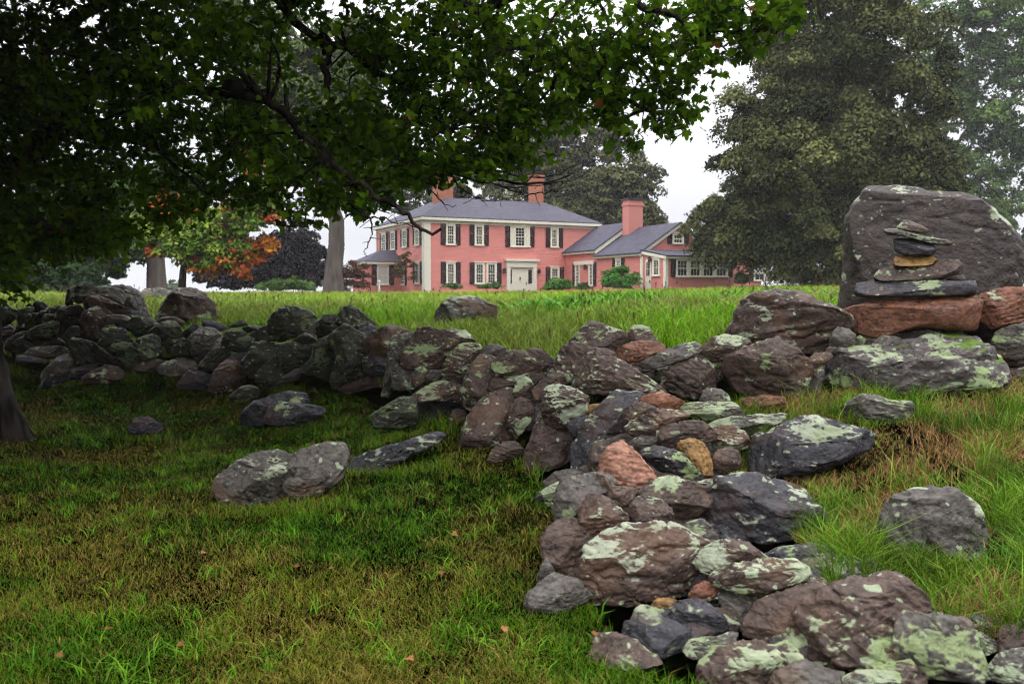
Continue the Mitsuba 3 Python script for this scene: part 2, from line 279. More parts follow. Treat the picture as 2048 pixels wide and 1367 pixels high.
LW, FW, RW = 'stone_wall', 'stone_wall_001', 'stone_wall_002'
say(LW, 'long mossy dry stone wall of dark boulders in the shade of the maple', 'stone wall')
say(FW, 'tumbled row of lichen-covered boulders running down to the lawn', 'stone wall')
say(RW, 'low lichened wall of large stones along the field edge beside the standing stone', 'stone wall')
WALL = {
LW: '''A 14.6 m .5|0,220 60,240 110,285 185,310 170,380 100,430 30,470 -60,470 -60,250
A 14.5 m .5|185,310 260,290 335,275 350,310 300,370 250,430 210,470 180,440 178,370
A 14.7 m .5|345,240 385,212 440,225 480,260 470,280 400,320 350,345 335,290
A 14.3 m .5|262,385 320,350 385,345 470,290 510,275 520,330 440,350 430,430 300,500 268,480
A 14.2 b .2|450,350 520,345 575,345 575,400 470,440 440,410
A 14.4 m .6|520,290 590,260 650,265 630,300 585,345 520,345
A 13.8 m .8|270,540 400,470 560,415 600,440 590,480 570,590 470,620 350,620 290,590
A 13.9 b .2|290,590 480,615 600,590 660,650 640,675 370,690 300,670
A 13.7 m .5|140,650 200,600 275,560 300,620 370,690 330,740 200,700
A 13.9 b .3|45,680 80,620 170,550 270,525 240,570 150,640 130,700 60,715
A 14.0 b .4|575,400 590,330 640,270 700,280 790,260 850,290 840,350 760,430 700,470 610,440
A 14.3 g .4|670,230 690,110 740,60 800,60 790,130 780,160 750,200 750,270 690,285
A 14.1 g .4|770,90 800,40 850,25 920,35 970,65 950,90 880,110 800,150 775,140
A 14.1 g .5|745,215 780,160 880,115 960,85 1030,65 1140,75 1230,110 1275,160 1260,230 1220,250 1100,190 1000,160 900,170 870,220 800,240
A 13.8 b .2|870,225 940,170 1010,165 1100,195 1200,250 1300,310 1250,345 1150,350 1080,310 990,290 900,300 880,260
A 14.5 g .3|1110,75 1270,65 1400,110 1450,180 1530,360 1450,380 1380,340 1250,270 1270,160
A 13.6 b .4|835,420 860,350 920,300 990,285 1080,310 1150,370 1140,430 1050,500 1050,570 960,590 860,520
A 13.6 g .4|1060,385 1150,355 1260,355 1300,380 1350,400 1330,440 1230,440 1130,450 1070,450
A 13.5 m .3|1320,440 1360,385 1420,375 1540,390 1600,430 1590,480 1530,520 1450,540 1340,520 1300,490
A 13.6 b .2|1640,400 1700,370 1790,375 1890,425 1880,450 1760,420 1650,420
A 13.3 m .4|1500,560 1600,470 1700,420 1780,420 1830,480 1860,540 1850,570 1770,600 1680,625 1620,610 1560,565
A 13.2 m .4|1060,500 1180,500 1260,495 1310,560 1350,620 1300,640 1150,640 1080,680 1010,650 1060,600
A 13.1 m .7|1120,710 1160,650 1250,635 1340,645 1400,665 1300,720 1240,760 1180,760
A 13.0 m .6|1240,770 1350,690 1390,630 1480,580 1560,560 1610,590 1640,680 1630,760 1570,810 1430,840 1320,880 1270,830
A 13.2 m .3|1640,640 1750,610 1870,590 1900,620 1830,660 1650,670
A 12.9 m .4|1750,720 1790,670 1870,645 1930,655 1950,730 1970,800 1890,810 1780,800
A 13.1 m .3|1870,540 1920,490 1990,445 2030,470 1990,540 1930,580 1870,570
A 13.2 m .6|720,640 760,600 860,620 960,650 1050,720 1130,790 1230,880 1180,890 1000,880 850,900 780,830 730,750
A 13.5 m .3|670,560 700,500 760,475 800,480 830,530 760,600 720,650 690,640
A 13.5 g .3|275,750 320,700 420,680 570,680 650,690 720,740 700,770 560,800 420,800 330,790
A 13.0 g .3|440,930 520,860 600,800 720,765 750,860 780,900 700,930 620,990 520,1050 460,1100 430,1050
A 12.9 s .1|620,990 720,920 850,880 950,870 980,890 940,940 830,1000 700,1020 600,1060 560,1080 520,1090 450,1100 480,1010
A 12.7 b .2|850,1000 950,930 1080,880 1180,890 1260,940 1250,1000 1100,1050 950,1060 870,1040
A 12.9 b .2|1350,890 1420,850 1510,815 1620,815 1700,830 1620,900 1550,950 1440,950 1380,930
A 12.7 g .3|1620,900 1720,840 1860,805 1970,830 2010,890 1980,940 1850,980 1720,985 1640,960
A 13.1 b .2|1110,760 1200,790 1290,830 1340,900 1250,900 1200,840
B 13.3 s .1|205,420 230,378 300,380 380,405 445,435 420,450 350,470 280,450
B 13.3 m .3|460,430 520,390 580,372 615,395 630,420 560,430 500,440
B 12.9 m .3|580,440 680,420 760,435 700,480 610,490
B 12.6 m .3|640,520 700,470 780,430 850,410 850,560 760,580 680,575
B 12.0 m .5|840,370 890,310 950,262 1040,255 1120,270 1210,310 1270,365 1275,420 1240,490 1120,520 1050,530 960,560 830,550
B 11.6 m .4|1260,470 1290,390 1340,335 1420,325 1470,330 1480,420 1440,470 1380,530 1290,530
B 11.3 m .6|1470,400 1490,320 1540,265 1590,245 1660,280 1740,340 1810,400 1820,460 1800,520 1740,560 1660,520 1570,420 1500,430
B 10.8 m .6|1390,560 1470,480 1540,425 1600,470 1680,530 1740,600 1790,680 1900,720 1900,830 1750,870 1600,910 1530,930 1450,1000 1420,900 1460,700
B 11.1 m .3|1250,640 1290,570 1370,540 1400,570 1460,640 1440,760 1450,930 1350,920 1250,880 1140,870 1150,800 1230,730
B 10.7 m .6|1740,600 1800,530 1860,500 1930,540 1950,600 1900,690 1800,680
B 11.7 m .3|1055,560 1110,520 1165,490 1250,540 1275,565 1200,600 1120,610 1070,595
B 11.5 m .3|910,660 960,600 1060,585 1130,610 1250,600 1240,700 1150,780 1050,850 960,850 950,770 1000,720 920,720
B 11.9 m .3|570,760 640,680 690,590 800,570 870,600 910,660 900,730 830,760 760,830 680,900 600,870
B 11.5 m .3|700,900 760,820 850,750 940,770 960,850 1050,850 1000,880 900,970 800,990 720,960
B 11.2 s .2|880,980 960,900 1040,850 1100,820 1130,870 1080,930 960,960
B 12.9 g .3|80,560 130,490 230,445 310,460 380,520 310,560 300,620 230,690 170,755 120,700
B 12.6 m .4|390,600 420,490 480,460 560,460 610,500 540,560 480,590 440,640
B 12.4 m .3|470,590 560,540 640,525 690,560 690,640 620,680 500,660 450,640
B 12.5 m .2|180,780 260,700 340,610 440,620 470,690 420,760 300,860 170,840
B 12.3 s .1|420,760 490,690 600,670 650,690 580,770 560,800
B 12.0 b .2|280,1040 300,920 340,840 420,760 500,755 580,800 620,900 600,960 480,1010 380,1040
B 12.3 s .1|0,940 80,860 200,850 280,890 290,960 200,1010 60,1010 -20,990
B 10.9 b .1|1600,910 1750,870 1900,840 1860,1000 1700,1050 1550,1050 1480,1010
C 9.7 g .6|130,800 170,560 190,370 260,335 400,330 390,420 320,500 310,640 240,700 210,820 200,880 110,870
C 9.5 g .5|210,700 250,600 310,630 420,640 430,760 400,820 260,830 210,800
C 9.5 b .75|320,470 400,360 460,275 560,265 640,290 840,290 920,350 970,415 900,480 800,520 700,560 680,630 560,640 400,630 310,620
C 9.1 b .95|690,620 730,540 820,430 910,415 1000,425 1030,480 1000,530 930,570 960,640 900,740 800,770 700,740 680,690
C 9.3 g .4|390,700 430,640 480,615 530,660 520,740 440,800 390,770
C 9.3 g .6|520,690 560,650 640,650 680,680 690,730 600,750 530,740
C 9.0 b .6|385,890 480,840 590,770 680,750 780,770 850,800 850,900 840,950 720,940 600,930 480,930 400,920
C 9.3 s 0|430,930 620,940 850,960 880,1040 760,1150 500,1150 440,1050
C 8.9 b .1|740,1090 770,1030 830,1015 890,1040 900,1110 830,1160 760,1150
C 8.7 b .4|850,830 900,720 960,600 1010,530 1100,530 1160,570 1150,680 1120,760 1130,860 1060,920 960,960 880,920
C 9.0 g .8|1030,520 1050,450 1100,415 1180,415 1260,450 1230,510 1120,530
C 8.5 b .9|1145,600 1170,550 1250,500 1340,470 1440,490 1510,560 1600,620 1560,660 1420,670 1300,690 1200,670 1150,640
C 8.6 b .7|1430,490 1540,455 1620,480 1690,540 1710,610 1680,690 1620,650 1560,600 1500,540
C 8.5 b .6|1125,820 1140,740 1220,695 1350,700 1480,680 1560,690 1640,660 1600,730 1500,790 1380,800 1250,840 1150,860
C 8.1 b .9|1330,870 1370,760 1440,720 1500,750 1525,830 1500,890 1410,910 1350,900
C 8.1 b .6|880,1200 930,1080 1010,960 1120,890 1260,840 1340,860 1330,960 1290,1050 1290,1200 1360,1290 1250,1370 1050,1370 870,1330
C 7.9 b .35|1300,1050 1330,950 1400,910 1480,940 1520,1000 1515,1080 1450,1180 1360,1280 1290,1190
C 8.8 b .2|850,920 900,930 980,970 930,1030 880,1000
D 7.9 b .2|120,740 200,660 300,590 390,580 410,640 430,700 300,700 220,760 200,850 150,830
D 7.4 b .95|215,840 240,740 300,705 380,705 480,740 620,810 600,950 540,1000 440,1080 360,1090 280,1060 220,960
D 7.5 b .3|60,1330 130,1130 200,960 250,1060 330,1090 440,1100 480,1200 500,1300 480,1500 200,1520 60,1480
D 7.3 s .1|440,1060 520,1000 600,980 640,1000 600,1060 560,1170 510,1180 470,1140
D 7.0 s .4|500,1250 560,1130 640,1020 760,880 870,785 950,790 1130,810 1100,860 1010,920 980,1030 960,1180 900,1240 800,1330 700,1460 480,1500
D 7.5 o .3|610,900 640,880 740,870 720,930 640,990 610,960
H 7.6 b .3|300,560 340,470 420,410 510,410 570,470 500,530 380,560''',
RW: '''D 8.3 b .45|470,300 540,220 600,170 670,120 760,140 850,170 960,210 980,260 950,320 880,420 760,400 600,370 480,340
D 8.0 b .5|330,510 370,420 420,340 490,300 600,340 720,370 850,410 890,460 760,460 640,490 560,610 530,680 480,720 400,640
D 8.5 b .95|980,290 1010,200 1070,145 1140,150 1190,165 1240,240 1290,300 1200,300 1100,300
D 8.0 r .15|890,440 920,380 1010,310 1140,290 1260,300 1310,330 1340,380 1250,430 1150,480 1060,530 950,490
D 7.9 g .3|1065,530 1100,490 1220,430 1340,380 1480,320 1600,295 1650,330 1680,380 1620,420 1450,480 1280,540 1150,580 1080,570
D 7.8 b .9|1670,420 1720,340 1800,260 1900,240 2010,255 2120,290 2130,340 2000,410 1920,460 1780,470 1690,460
D 7.8 b .5|1340,600 1400,540 1500,480 1620,440 1720,470 1800,540 1810,680 1760,740 1650,800 1530,800 1400,740 1330,700
D 7.6 b .55|510,700 560,610 640,510 720,450 880,450 980,510 1090,580 1180,640 1270,700 1335,760 1200,770 1050,800 900,790 760,770 620,760 520,740
D 7.2 g .6|1670,850 1720,750 1800,730 1870,745 1930,790 1960,850 1850,860 1750,860
E 7.4 r .05|1110,270 1130,220 1280,205 1430,215 1450,290 1300,330 1150,330
F 8.1 b .5|205,340 240,240 300,120 400,85 500,75 620,95 740,150 860,190 930,245 930,290 870,340 800,390 720,460 620,440 480,400 370,410 240,360
F 7.6 b .25|155,540 180,490 300,430 400,400 490,375 560,420 640,480 690,540 680,620 640,720 560,730 400,735 250,690 180,610
F 7.9 g .4|820,410 840,330 870,300 940,310 980,350 970,400 900,425
F 7.9 g .2|980,370 1010,350 1045,375 1030,410 980,410
F 7.7 b .2|690,500 730,460 800,455 840,480 780,540 720,550
F 7.7 g .2|700,700 695,590 740,550 790,540 770,640 760,740 720,740
F 7.5 q .86|770,640 790,530 840,480 900,430 1000,410 1100,410 1200,405 1300,385 1450,360 1620,355 1740,370 1810,430 1880,520 1920,590 1890,670 1750,690 1600,700 1300,740 1000,760 830,790 780,740
F 7.8 r .06|1755,160 1780,100 1850,75 1980,50 2060,60 2100,130 2080,240 1950,270 1850,300 1770,240
F 7.7 g .5|1850,400 1880,330 1960,295 2060,290 2100,330 2100,480 2000,500 1900,480 1860,440
F 7.8 b .1|1870,500 1960,490 2080,490 2100,540 1900,545
F 7.9 g .7|1095,400 1140,355 1200,345 1260,365 1280,390 1200,410 1100,415
F 7.95 g .8|1275,350 1330,325 1430,312 1520,335 1530,355 1420,370 1300,375
F 7.95 g .2|1535,340 1580,325 1640,340 1630,355 1550,358
F 7.7 b .1|1920,560 2080,550 2100,640 1950,660''',
FW: '''D 7.0 r .6|1110,850 1160,800 1260,770 1330,760 1420,800 1520,850 1440,920 1370,930 1280,910 1220,870
D 6.8 b .5|990,1020 1010,920 1070,860 1150,865 1230,900 1290,930 1160,970 1060,1030
D 6.6 b .95|1000,1080 1060,1030 1170,980 1270,940 1380,930 1500,950 1560,990 1440,1030 1340,1090 1290,1150 1160,1170 1060,1150 1010,1120
D 7.0 g .9|1420,930 1510,870 1640,860 1850,855 1970,860 2050,930 2060,980 1900,1010 1740,1020 1640,980 1520,960
E 6.4 b .15|470,490 560,430 680,410 800,410 860,460 910,510 890,560 800,570 720,550 620,600 500,600 480,550
E 6.6 g .4|230,560 320,520 470,500 480,590 440,620 300,620 240,600
E 6.2 o .05|605,620 650,570 720,548 790,570 850,640 880,740 885,820 820,830 740,750 660,650
E 6.0 s .5|310,660 360,630 440,605 540,615 650,660 720,740 810,850 780,870 700,875 580,810 460,780 400,720
E 5.8 k .03|20,700 80,620 170,563 240,620 330,710 400,790 430,840 410,900 330,930 220,920 100,910 10,830
E 6.7 g .85|850,430 980,380 1200,350 1450,345 1400,420 1230,440 1220,500 1130,500 1060,440 900,450
E 6.5 b .75|890,480 960,440 1050,450 1130,490 1180,580 1140,620 1000,610 920,640 890,570
E 6.2 b .8|890,700 920,640 1000,615 1080,640 1110,700 1080,780 950,800 890,760
E 6.5 g .9|1190,520 1250,490 1330,500 1270,560 1210,590
E 5.2 s .62|860,1080 880,980 950,880 1050,845 1160,838 1300,860 1420,900 1560,980 1680,1080 1750,1180 1760,1240 1700,1320 1600,1370 1500,1420 1380,1440 1250,1400 1080,1330 950,1300 890,1200
E 5.4 b .12|280,1010 350,940 450,860 560,830 680,880 800,920 890,910 870,1000 860,1060 820,1100 700,1180 600,1220 540,1100 460,1030 350,1000
E 5.1 b .3|205,1180 250,1060 300,1000 380,1000 480,1030 550,1100 570,1190 440,1200 330,1200
E 5.4 g .3|-10,810 60,830 110,910 220,920 290,940 240,1020 160,1080 90,1060 0,1000
E 5.9 g .9|760,880 830,860 900,860 910,900 830,920
H 5.4 g .15|840,1000 835,880 860,760 900,700 1000,680 1100,660 1180,650 1250,690 1290,750 1200,800 1130,800 1060,850 1030,950 960,1010 870,1030
H 5.0 b .4|1020,1020 1050,900 1090,830 1160,820 1240,860 1320,930 1385,990 1380,1040 1280,1060 1200,1130 1120,1160 1050,1120
H 4.95 b .05|735,1180 780,1090 850,1030 960,1010 1030,1040 1060,1130 1130,1180 1060,1280 1030,1400 900,1470 800,1400 740,1300
H 5.9 s .4|670,850 740,780 850,720 880,720 850,800 840,870 760,870
I 4.55 b .6|500,400 540,280 640,200 780,120 880,95 1080,100 1230,130 1350,200 1480,270 1440,330 1380,330 1390,420 1420,520 1380,580 1290,660 1160,690 1000,700 850,760 720,810 660,850 620,780 590,650 520,560
I 4.6 b 0|620,800 720,810 880,740 1000,720 900,800 880,950 700,980 640,900
I 4.55 g .12|50,740 80,650 180,560 270,500 400,540 540,600 590,680 500,720 400,770 300,830 180,800 80,790
I 4.65 b .05|80,790 300,830 580,700 620,800 600,900 500,950 350,950 150,870
I 4.75 g .2|130,540 170,440 210,360 240,430 270,480 200,540 150,570
I 4.5 b .75|1380,370 1420,320 1520,260 1680,230 1780,270 1880,340 1950,380 1830,420 1650,440 1550,480 1520,520 1440,470 1390,420
I 4.2 b .95|1520,520 1560,480 1700,430 1850,400 2000,390 2130,400 2230,440 2255,470 2230,540 2100,600 1950,650 1700,630 1560,590
I 4.9 g .4|1250,150 1360,90 1440,75 1500,130 1550,210 1560,250 1480,270 1350,200
I 4.35 r .3|1340,660 1380,600 1450,560 1520,580 1570,620 1500,700 1420,720 1350,700
I 4.3 o .3|1040,740 1090,690 1170,690 1270,730 1260,770 1170,790 1130,820 1070,780
I 4.1 g .35|880,880 910,800 960,755 1030,760 1100,830 1150,920 1180,1010 1130,1050 1050,1070 960,1040 890,980
I 4.15 s .15|1160,840 1230,770 1290,720 1370,700 1450,730 1560,810 1640,900 1600,950 1500,985 1380,970 1250,940 1180,900
I 4.0 g .6|1290,1090 1340,1020 1420,1000 1550,1000 1650,960 1700,980 1650,1070 1550,1130 1440,1180 1350,1170
I 4.25 g .1|1580,720 1590,620 1680,640 1850,680 1900,700 1830,760 1780,870 1750,940 1660,900
X 4.05 b .5|1487,1259 1495,1231 1512,1208 1543,1193 1580,1180 1610,1170 1640,1172 1630,1190 1600,1220 1580,1250 1580,1280 1540,1285 1500,1272
X 4.2 g .6|1598,1150 1620,1146 1638,1165 1645,1180 1610,1180
I 3.9 b .35|540,1300 560,1150 600,1020 650,990 760,1000 900,1040 1000,1130 1090,1180 1080,1300 1020,1420 540,1420
I 3.7 b .7|1420,1280 1450,1190 1560,1110 1700,1050 1850,1030 1980,1080 2060,1170 2060,1300 1980,1400 1450,1400
J 3.8 b .55|245,930 270,830 350,720 460,630 600,560 780,530 950,505 1040,500 1110,540 1200,620 1270,690 1340,800 1200,810 1100,850 1060,1000 1060,1200 1000,1240 800,1240 600,1220 450,1200 330,1150 270,1060
J 3.6 g .55|1060,1000 1080,870 1170,800 1320,820 1500,840 1610,870 1640,930 1680,1050 1720,1160 1750,1280 1680,1320 1500,1310 1200,1300 1080,1240
J 3.75 g .55|1640,920 1730,960 1840,1030 1840,1110 1790,1170 1780,1260 1730,1240 1680,1050
J 3.5 g .45|1790,1200 1850,1120 1950,1090 2100,1070 2100,1360 1850,1360 1780,1280
J 3.6 g .6|650,1300 760,1250 900,1240 1060,1260 1080,1340 900,1400 650,1400
J 3.7 g .3|360,1340 420,1280 560,1240 650,1260 640,1400 380,1400
J 3.8 r .05|200,1180 260,1190 310,1260 330,1340 220,1350 180,1280'''}
PART_LABEL = {('D', 'r', 8.0): 'rust-orange stone', ('E', 'k', 5.8): 'pink angular block', ('E', 'o', 6.2): 'round ochre stone', ('E', 's', 5.2): 'broad slate-grey boulder with round lichen spots', ('F', 'r', 7.8): 'smooth reddish oblong stone',
              ('D', 'r', 7.0): 'orange stone with a lichen crust', ('F', 'q', 7.5): 'great lichen-covered boulder with moss on top', ('I', 's', 4.15): 'dark oval cobble', ('I', 'b', 4.2): 'flat slab with a pale lichen top', ('I', 'g', 4.1): 'egg-shaped grey cobble', ('D', 'o', 7.5): 'small ochre block'}
for wk, rows in WALL.items():
    for row in rows.split('\n'):
        head, pts = row.split('|')
        tile, d, code, lich = head.split()
        stone(wk + '__stone', tile, float(d), code, float(lich), pts, label=PART_LABEL.get((tile, code, float(d))))

# hearting: the stones inside the walls, behind the ones that face the lawn
rng = np.random.default_rng(5)
def hearting(wk, pts, n):
    pts = np.array(pts, float)                 # px, front depth, top py, bottom py
    for i in range(n):
        px = rng.uniform(pts[0, 0], pts[-1, 0])
        d, top, bot = (np.interp(px, pts[:, 0], pts[:, k]) for k in (1, 2, 3))
        r = rng.uniform(0.16, 0.26) * FPX / d
        py = rng.uniform(min(top + r, bot - r), bot - r * 0.6)
        a = np.linspace(0, 2 * math.pi, 9)[:-1] + rng.uniform(0, 1)
        k = r * rng.uniform(.75, 1.1, 8)
        poly = np.stack([px + 1.2 * k * np.cos(a), py + .9 * k * np.sin(a)], -1)
        nstone[0] += 1
        v, f = stone_mesh(poly, d + rng.uniform(.38, .6), 9000 + nstone[0])
        add(wk + '__stone', (v, f), 'mat_rock', smooth=True, uv=np.tile([rng.choice([0, 0, 1, 2]), 0.15], (len(v), 1)))
hearting(LW, [(-40, 14.6, 615, 700), (120, 14.2, 610, 705), (250, 13.9, 610, 730), (400, 13.3, 650, 745), (540, 12.4, 660, 770), (640, 11.5, 640, 775), (760, 10.3, 640, 790), (880, 9.4, 690, 830), (1000, 8.5, 720, 890), (1110, 7.7, 740, 930)], 60)
hearting(RW, [(1130, 8.0, 720, 790), (1250, 7.9, 700, 800), (1400, 7.9, 720, 800), (1650, 8.0, 690, 790), (1800, 8.2, 680, 740), (2060, 8.1, 640, 720)], 22)
hearting(FW, [(1130, 5.1, 1020, 1220), (1250, 4.9, 1010, 1260), (1400, 4.7, 1060, 1290), (1550, 4.4, 1150, 1300), (1700, 4.1, 1200, 1330)], 46)
hearting(FW, [(1190, 4.35, 1180, 1300), (1350, 4.2, 1180, 1360), (1500, 4.0, 1200, 1370), (1650, 3.85, 1250, 1380), (1850, 3.75, 1260, 1380), (2060, 3.6, 1290, 1380)], 34)
hearting(FW, [(1230, 6.3, 890, 980), (1400, 6.3, 850, 980), (1500, 6.3, 850, 960)], 14)

for i in range(900):                       # small stones lying on the ground among the tumbled row
    px, d = rng.uniform(1090, 2060), rng.uniform(3.55, 6.9)
    lo, hi_ = np.interp(px, [1090, 1140, 1165, 1185, 1215, 1300, 1600, 2060], [7.1, 5.7, 4.85, 4.35, 4.0, 3.85, 3.5, 3.3]), np.interp(px, [1380, 1400, 1430, 1480, 1560, 1640, 1690, 1800, 1900, 2060], [6.9, 6.9, 6.8, 6.3, 5.8, 5.1, 4.5, 4.35, 3.95, 3.8])
    if not lo < d < hi_ or i % 6: continue
    c0 = W(px, 1000, d); c0[2] = ground(c0[:1], c0[1:2])[0] + .04
    y_, z_ = c0[1] * CP - c0[2] * SP, c0[1] * SP + c0[2] * CP
    py = 683.5 - FPX * z_ / y_
    a, r = np.linspace(0, 2 * math.pi, 9)[:-1] + rng.uniform(0, 1), rng.uniform(.10, .20) * FPX / d
    k = r * rng.uniform(.75, 1.1, 8)
    nstone[0] += 1
    v, f = stone_mesh(np.stack([px + 1.2 * k * np.cos(a), py + .85 * k * np.sin(a)], -1), d, 12000 + nstone[0])
    add(FW + '__stone', (v, f), 'mat_rock', smooth=True, uv=np.tile([rng.choice([0, 0, 1, 2]), rng.choice([.1, .3, .5])], (len(v), 1)))

# loose boulders and the standing stone with the slabs stacked before it
B = 'boulder'
stone('standing_stone', 'G', 8.5, 't', .22, '140,1060 180,880 200,700 215,500 220,300 300,180 370,85 420,60 550,65 620,50 720,65 800,70 880,110 1000,110 1130,115 1280,150 1400,250 1520,360 1600,480 1635,600 1620,760 1600,900 1560,1000 1500,1200 1300,1260 900,1260 300,1200',
      'tall dark standing stone with pale streaks rising behind the stacked slabs', 'standing stone', T=0.42, facet=.3, rough=.32)
GS = 'slabs stacked before the standing stone'
stone('stone_slab', 'G', 7.85, 'r', .12, '228,1050 300,1020 500,980 700,970 950,950 1100,945 1200,935 1250,980 1240,1080 1200,1190 1060,1190 850,1180 700,1200 580,1235 480,1250 330,1220 250,1140', 'thick rust-orange slab, lowest of the stack before the standing stone', 'stone slab', GS, T=.22, facet=.3, rough=.55, round_=0)
stone('stone_slab', 'G', 7.9, 's', .3, '320,900 340,830 440,815 700,815 1000,815 1190,815 1210,850 1190,920 1050,920 800,930 500,940 400,940 340,930', 'long slate-grey slab with round lichen spots lying on the orange slab', 'stone slab', GS, T=.2, facet=.3, rough=.55, round_=0)
stone('stone_slab', 'G', 8.0, 'b', .1, '1010,800 1080,775 1150,765 1170,800 1100,815', 'small purplish wedge at the right end of the grey slab', 'stone slab', GS)
stone('stone_slab', 'G', 7.95, 'b', .25, '465,770 500,720 580,700 800,660 930,645 1080,645 1110,690 1080,750 980,790 850,810 700,810 520,815 470,800', 'brown tilted slab with two lichen patches on the grey slab', 'stone slab', GS, T=.17, facet=.3, rough=.55, round_=0)
stone('stone_slab', 'G', 8.0, 'o', 0, '600,660 620,615 740,612 880,612 930,640 900,655 760,660 660,685 605,690', 'thin ochre slab in the middle of the stack', 'stone slab', GS, T=.13, facet=.3, rough=.55, round_=0)
stone('stone_slab', 'G', 8.0, 's', .2, '607,480 660,475 800,480 880,515 925,555 890,600 740,605 650,590 615,560', 'blackish block lying on the ochre slab', 'stone slab', GS, T=.14, facet=.3, rough=.55, round_=0)
stone('stone_slab', 'G', 8.0, 'g', .6, '540,395 640,395 760,435 880,460 1030,485 1020,515 900,510 780,480 680,455 560,440', 'thin greenish slab tilted down to the right near the top of the stack', 'stone slab', GS, T=.12, facet=.3, rough=.55, round_=0)
stone('stone_slab', 'G', 8.05, 'b', .1, '620,390 680,320 730,330 820,370 875,405 830,430 720,410', 'reddish brown wedge on top of the stack', 'stone slab', GS, T=.11, facet=.3, rough=.55, round_=0)
stone(B, 'X', 15.6, 'b', .35, '316,632 337,600 354,580 372,577 390,580 410,590 425,605 432,630 425,650 330,650', 'peaked brownish boulder in the sunlit grass behind the shaded wall', 'boulder')
stone(B, 'X', 24, 'g', .4, '282,590 290,578 320,577 345,582 350,592 345,600 285,600', 'low grey boulder at the foot of the thick tree trunk', 'boulder')
stone(B, 'X', 14.6, 'g', .35, '872,645 880,618 893,602 915,596 945,595 965,602 990,615 985,640 940,652 880,655', 'domed grey boulder alone in the field grass below the front door', 'boulder')
stone(B, 'X', 17, 'g', .5, '1232,620 1255,610 1285,611 1297,620 1260,630', 'flat pale stone nearly hidden in the field grass', 'boulder')
stone(B, 'E', 6.1, 's', .44, '1210,680 1230,600 1300,540 1400,480 1480,430 1570,385 1680,380 1800,400 1900,430 2020,480 2110,520 2080,620 1850,720 1700,780 1500,810 1300,820 1220,780', 'slate-grey boulder with a lichened rim beside the brown needle patch', 'boulder')
stone(B, 'X', 4.7, 'g', .45, '1765,1050 1785,1005 1820,988 1870,982 1910,990 1945,1015 1968,1060 1960,1120 1930,1150 1850,1130 1790,1100', 'rounded purple-grey boulder sunk in the tall grass', 'boulder')
stone(B, 'F', 6.9, 'g', .6, '900,820 960,770 1020,730 1100,735 1200,770 1310,770 1340,800 1310,880 1200,910 1050,910 930,870', 'low lichen-spotted boulder in the grass before the great mossy stone', 'boulder')
stone(B, 'X', 6.7, 'g', .3, '430,975 445,950 480,925 520,908 555,903 580,915 592,950 580,990 520,1012 455,1010', 'left half of the split grey boulder on the lawn', 'boulder')
stone(B, 'X', 6.8, 'g', .3, '572,975 578,925 600,905 650,888 685,890 692,915 678,955 640,985 600,998', 'right half of the split grey boulder on the lawn', 'boulder')
stone(B, 'X', 7.7, 's', .4, '698,945 715,918 750,903 800,885 870,866 888,868 868,888 800,920 760,945 720,958', 'long low slab leaning in the lawn grass right of the split boulder', 'boulder', T=.25)
stone(B, 'B', 9.8, 's', .15, '570,1290 620,1200 700,1130 850,1080 1010,1040 1150,1060 1170,1130 1100,1220 830,1300 790,1340 640,1350', 'dark tilted slab lying on the litter below the shaded wall', 'boulder')
stone(B, 'B', 9.3, 's', .15, '800,1320 840,1200 930,1135 1080,1150 1280,1180 1330,1210 1270,1280 1050,1330 900,1350', 'dark flat-topped stone in front of the tilted slab', 'boulder')
stone(B, 'B', 11, 'm', .8, '460,1080 560,1000 650,980 720,1010 725,1090 600,1130 500,1125', 'small mossy stone at the foot of the shaded wall', 'boulder')
stone(B, 'X', 10, 's', .15, '256,856 270,838 295,833 324,850 318,864 265,866', 'small grey stone half buried in the dark lawn', 'boulder')
stone(B, 'C', 8.8, 'm', .9, '20,1070 150,980 300,900 420,930 430,1060 420,1150 250,1180 60,1180', 'moss-covered mound beside the undercut wall stones', 'boulder')
stone(B, 'A', 13.2, 's', .1, '170,800 190,770 270,775 400,800 520,820 380,845 250,850 185,845', 'thin dark slab lying in the grass near the tree trunk', 'boulder')

# ------------------------------------------------------------------ grass
def blades(x, y, h, w, color, seed, lean=0.5, segs=2):
    rng = np.random.default_rng(seed)
    n = len(x)
    z = ground(x, y) - 0.01
    az, az2 = rng.uniform(0, 2 * math.pi, n), rng.uniform(0, 2 * math.pi, n)
    l = h * lean * rng.uniform(.15, 1.3, n)
    D = np.stack([np.cos(az), np.sin(az), 0 * az], -1)
    S = np.stack([np.cos(az2), np.sin(az2), 0 * az], -1) * (w / 2)[:, None]
    p0 = np.stack([x, y, z], -1)
    up = np.array([0, 0, 1.0])
    p1 = p0 + D * (l * .28)[:, None] + up * (h * .55)[:, None]
    p2 = p0 + D * l[:, None] + up * (h * rng.uniform(.75, 1.0, n))[:, None]
    v = np.stack([p0 - S, p0 + S, p1 - S * .8, p1 + S * .8, p2], 1).reshape(-1, 3)
    b = np.arange(n)[:, None] * 5
    f = np.concatenate([b + [0, 1, 3], b + [0, 3, 2], b + [2, 3, 4]], 1).reshape(-1, 3)
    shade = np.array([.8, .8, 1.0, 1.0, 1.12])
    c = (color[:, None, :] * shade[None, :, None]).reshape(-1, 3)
    return v, f, c

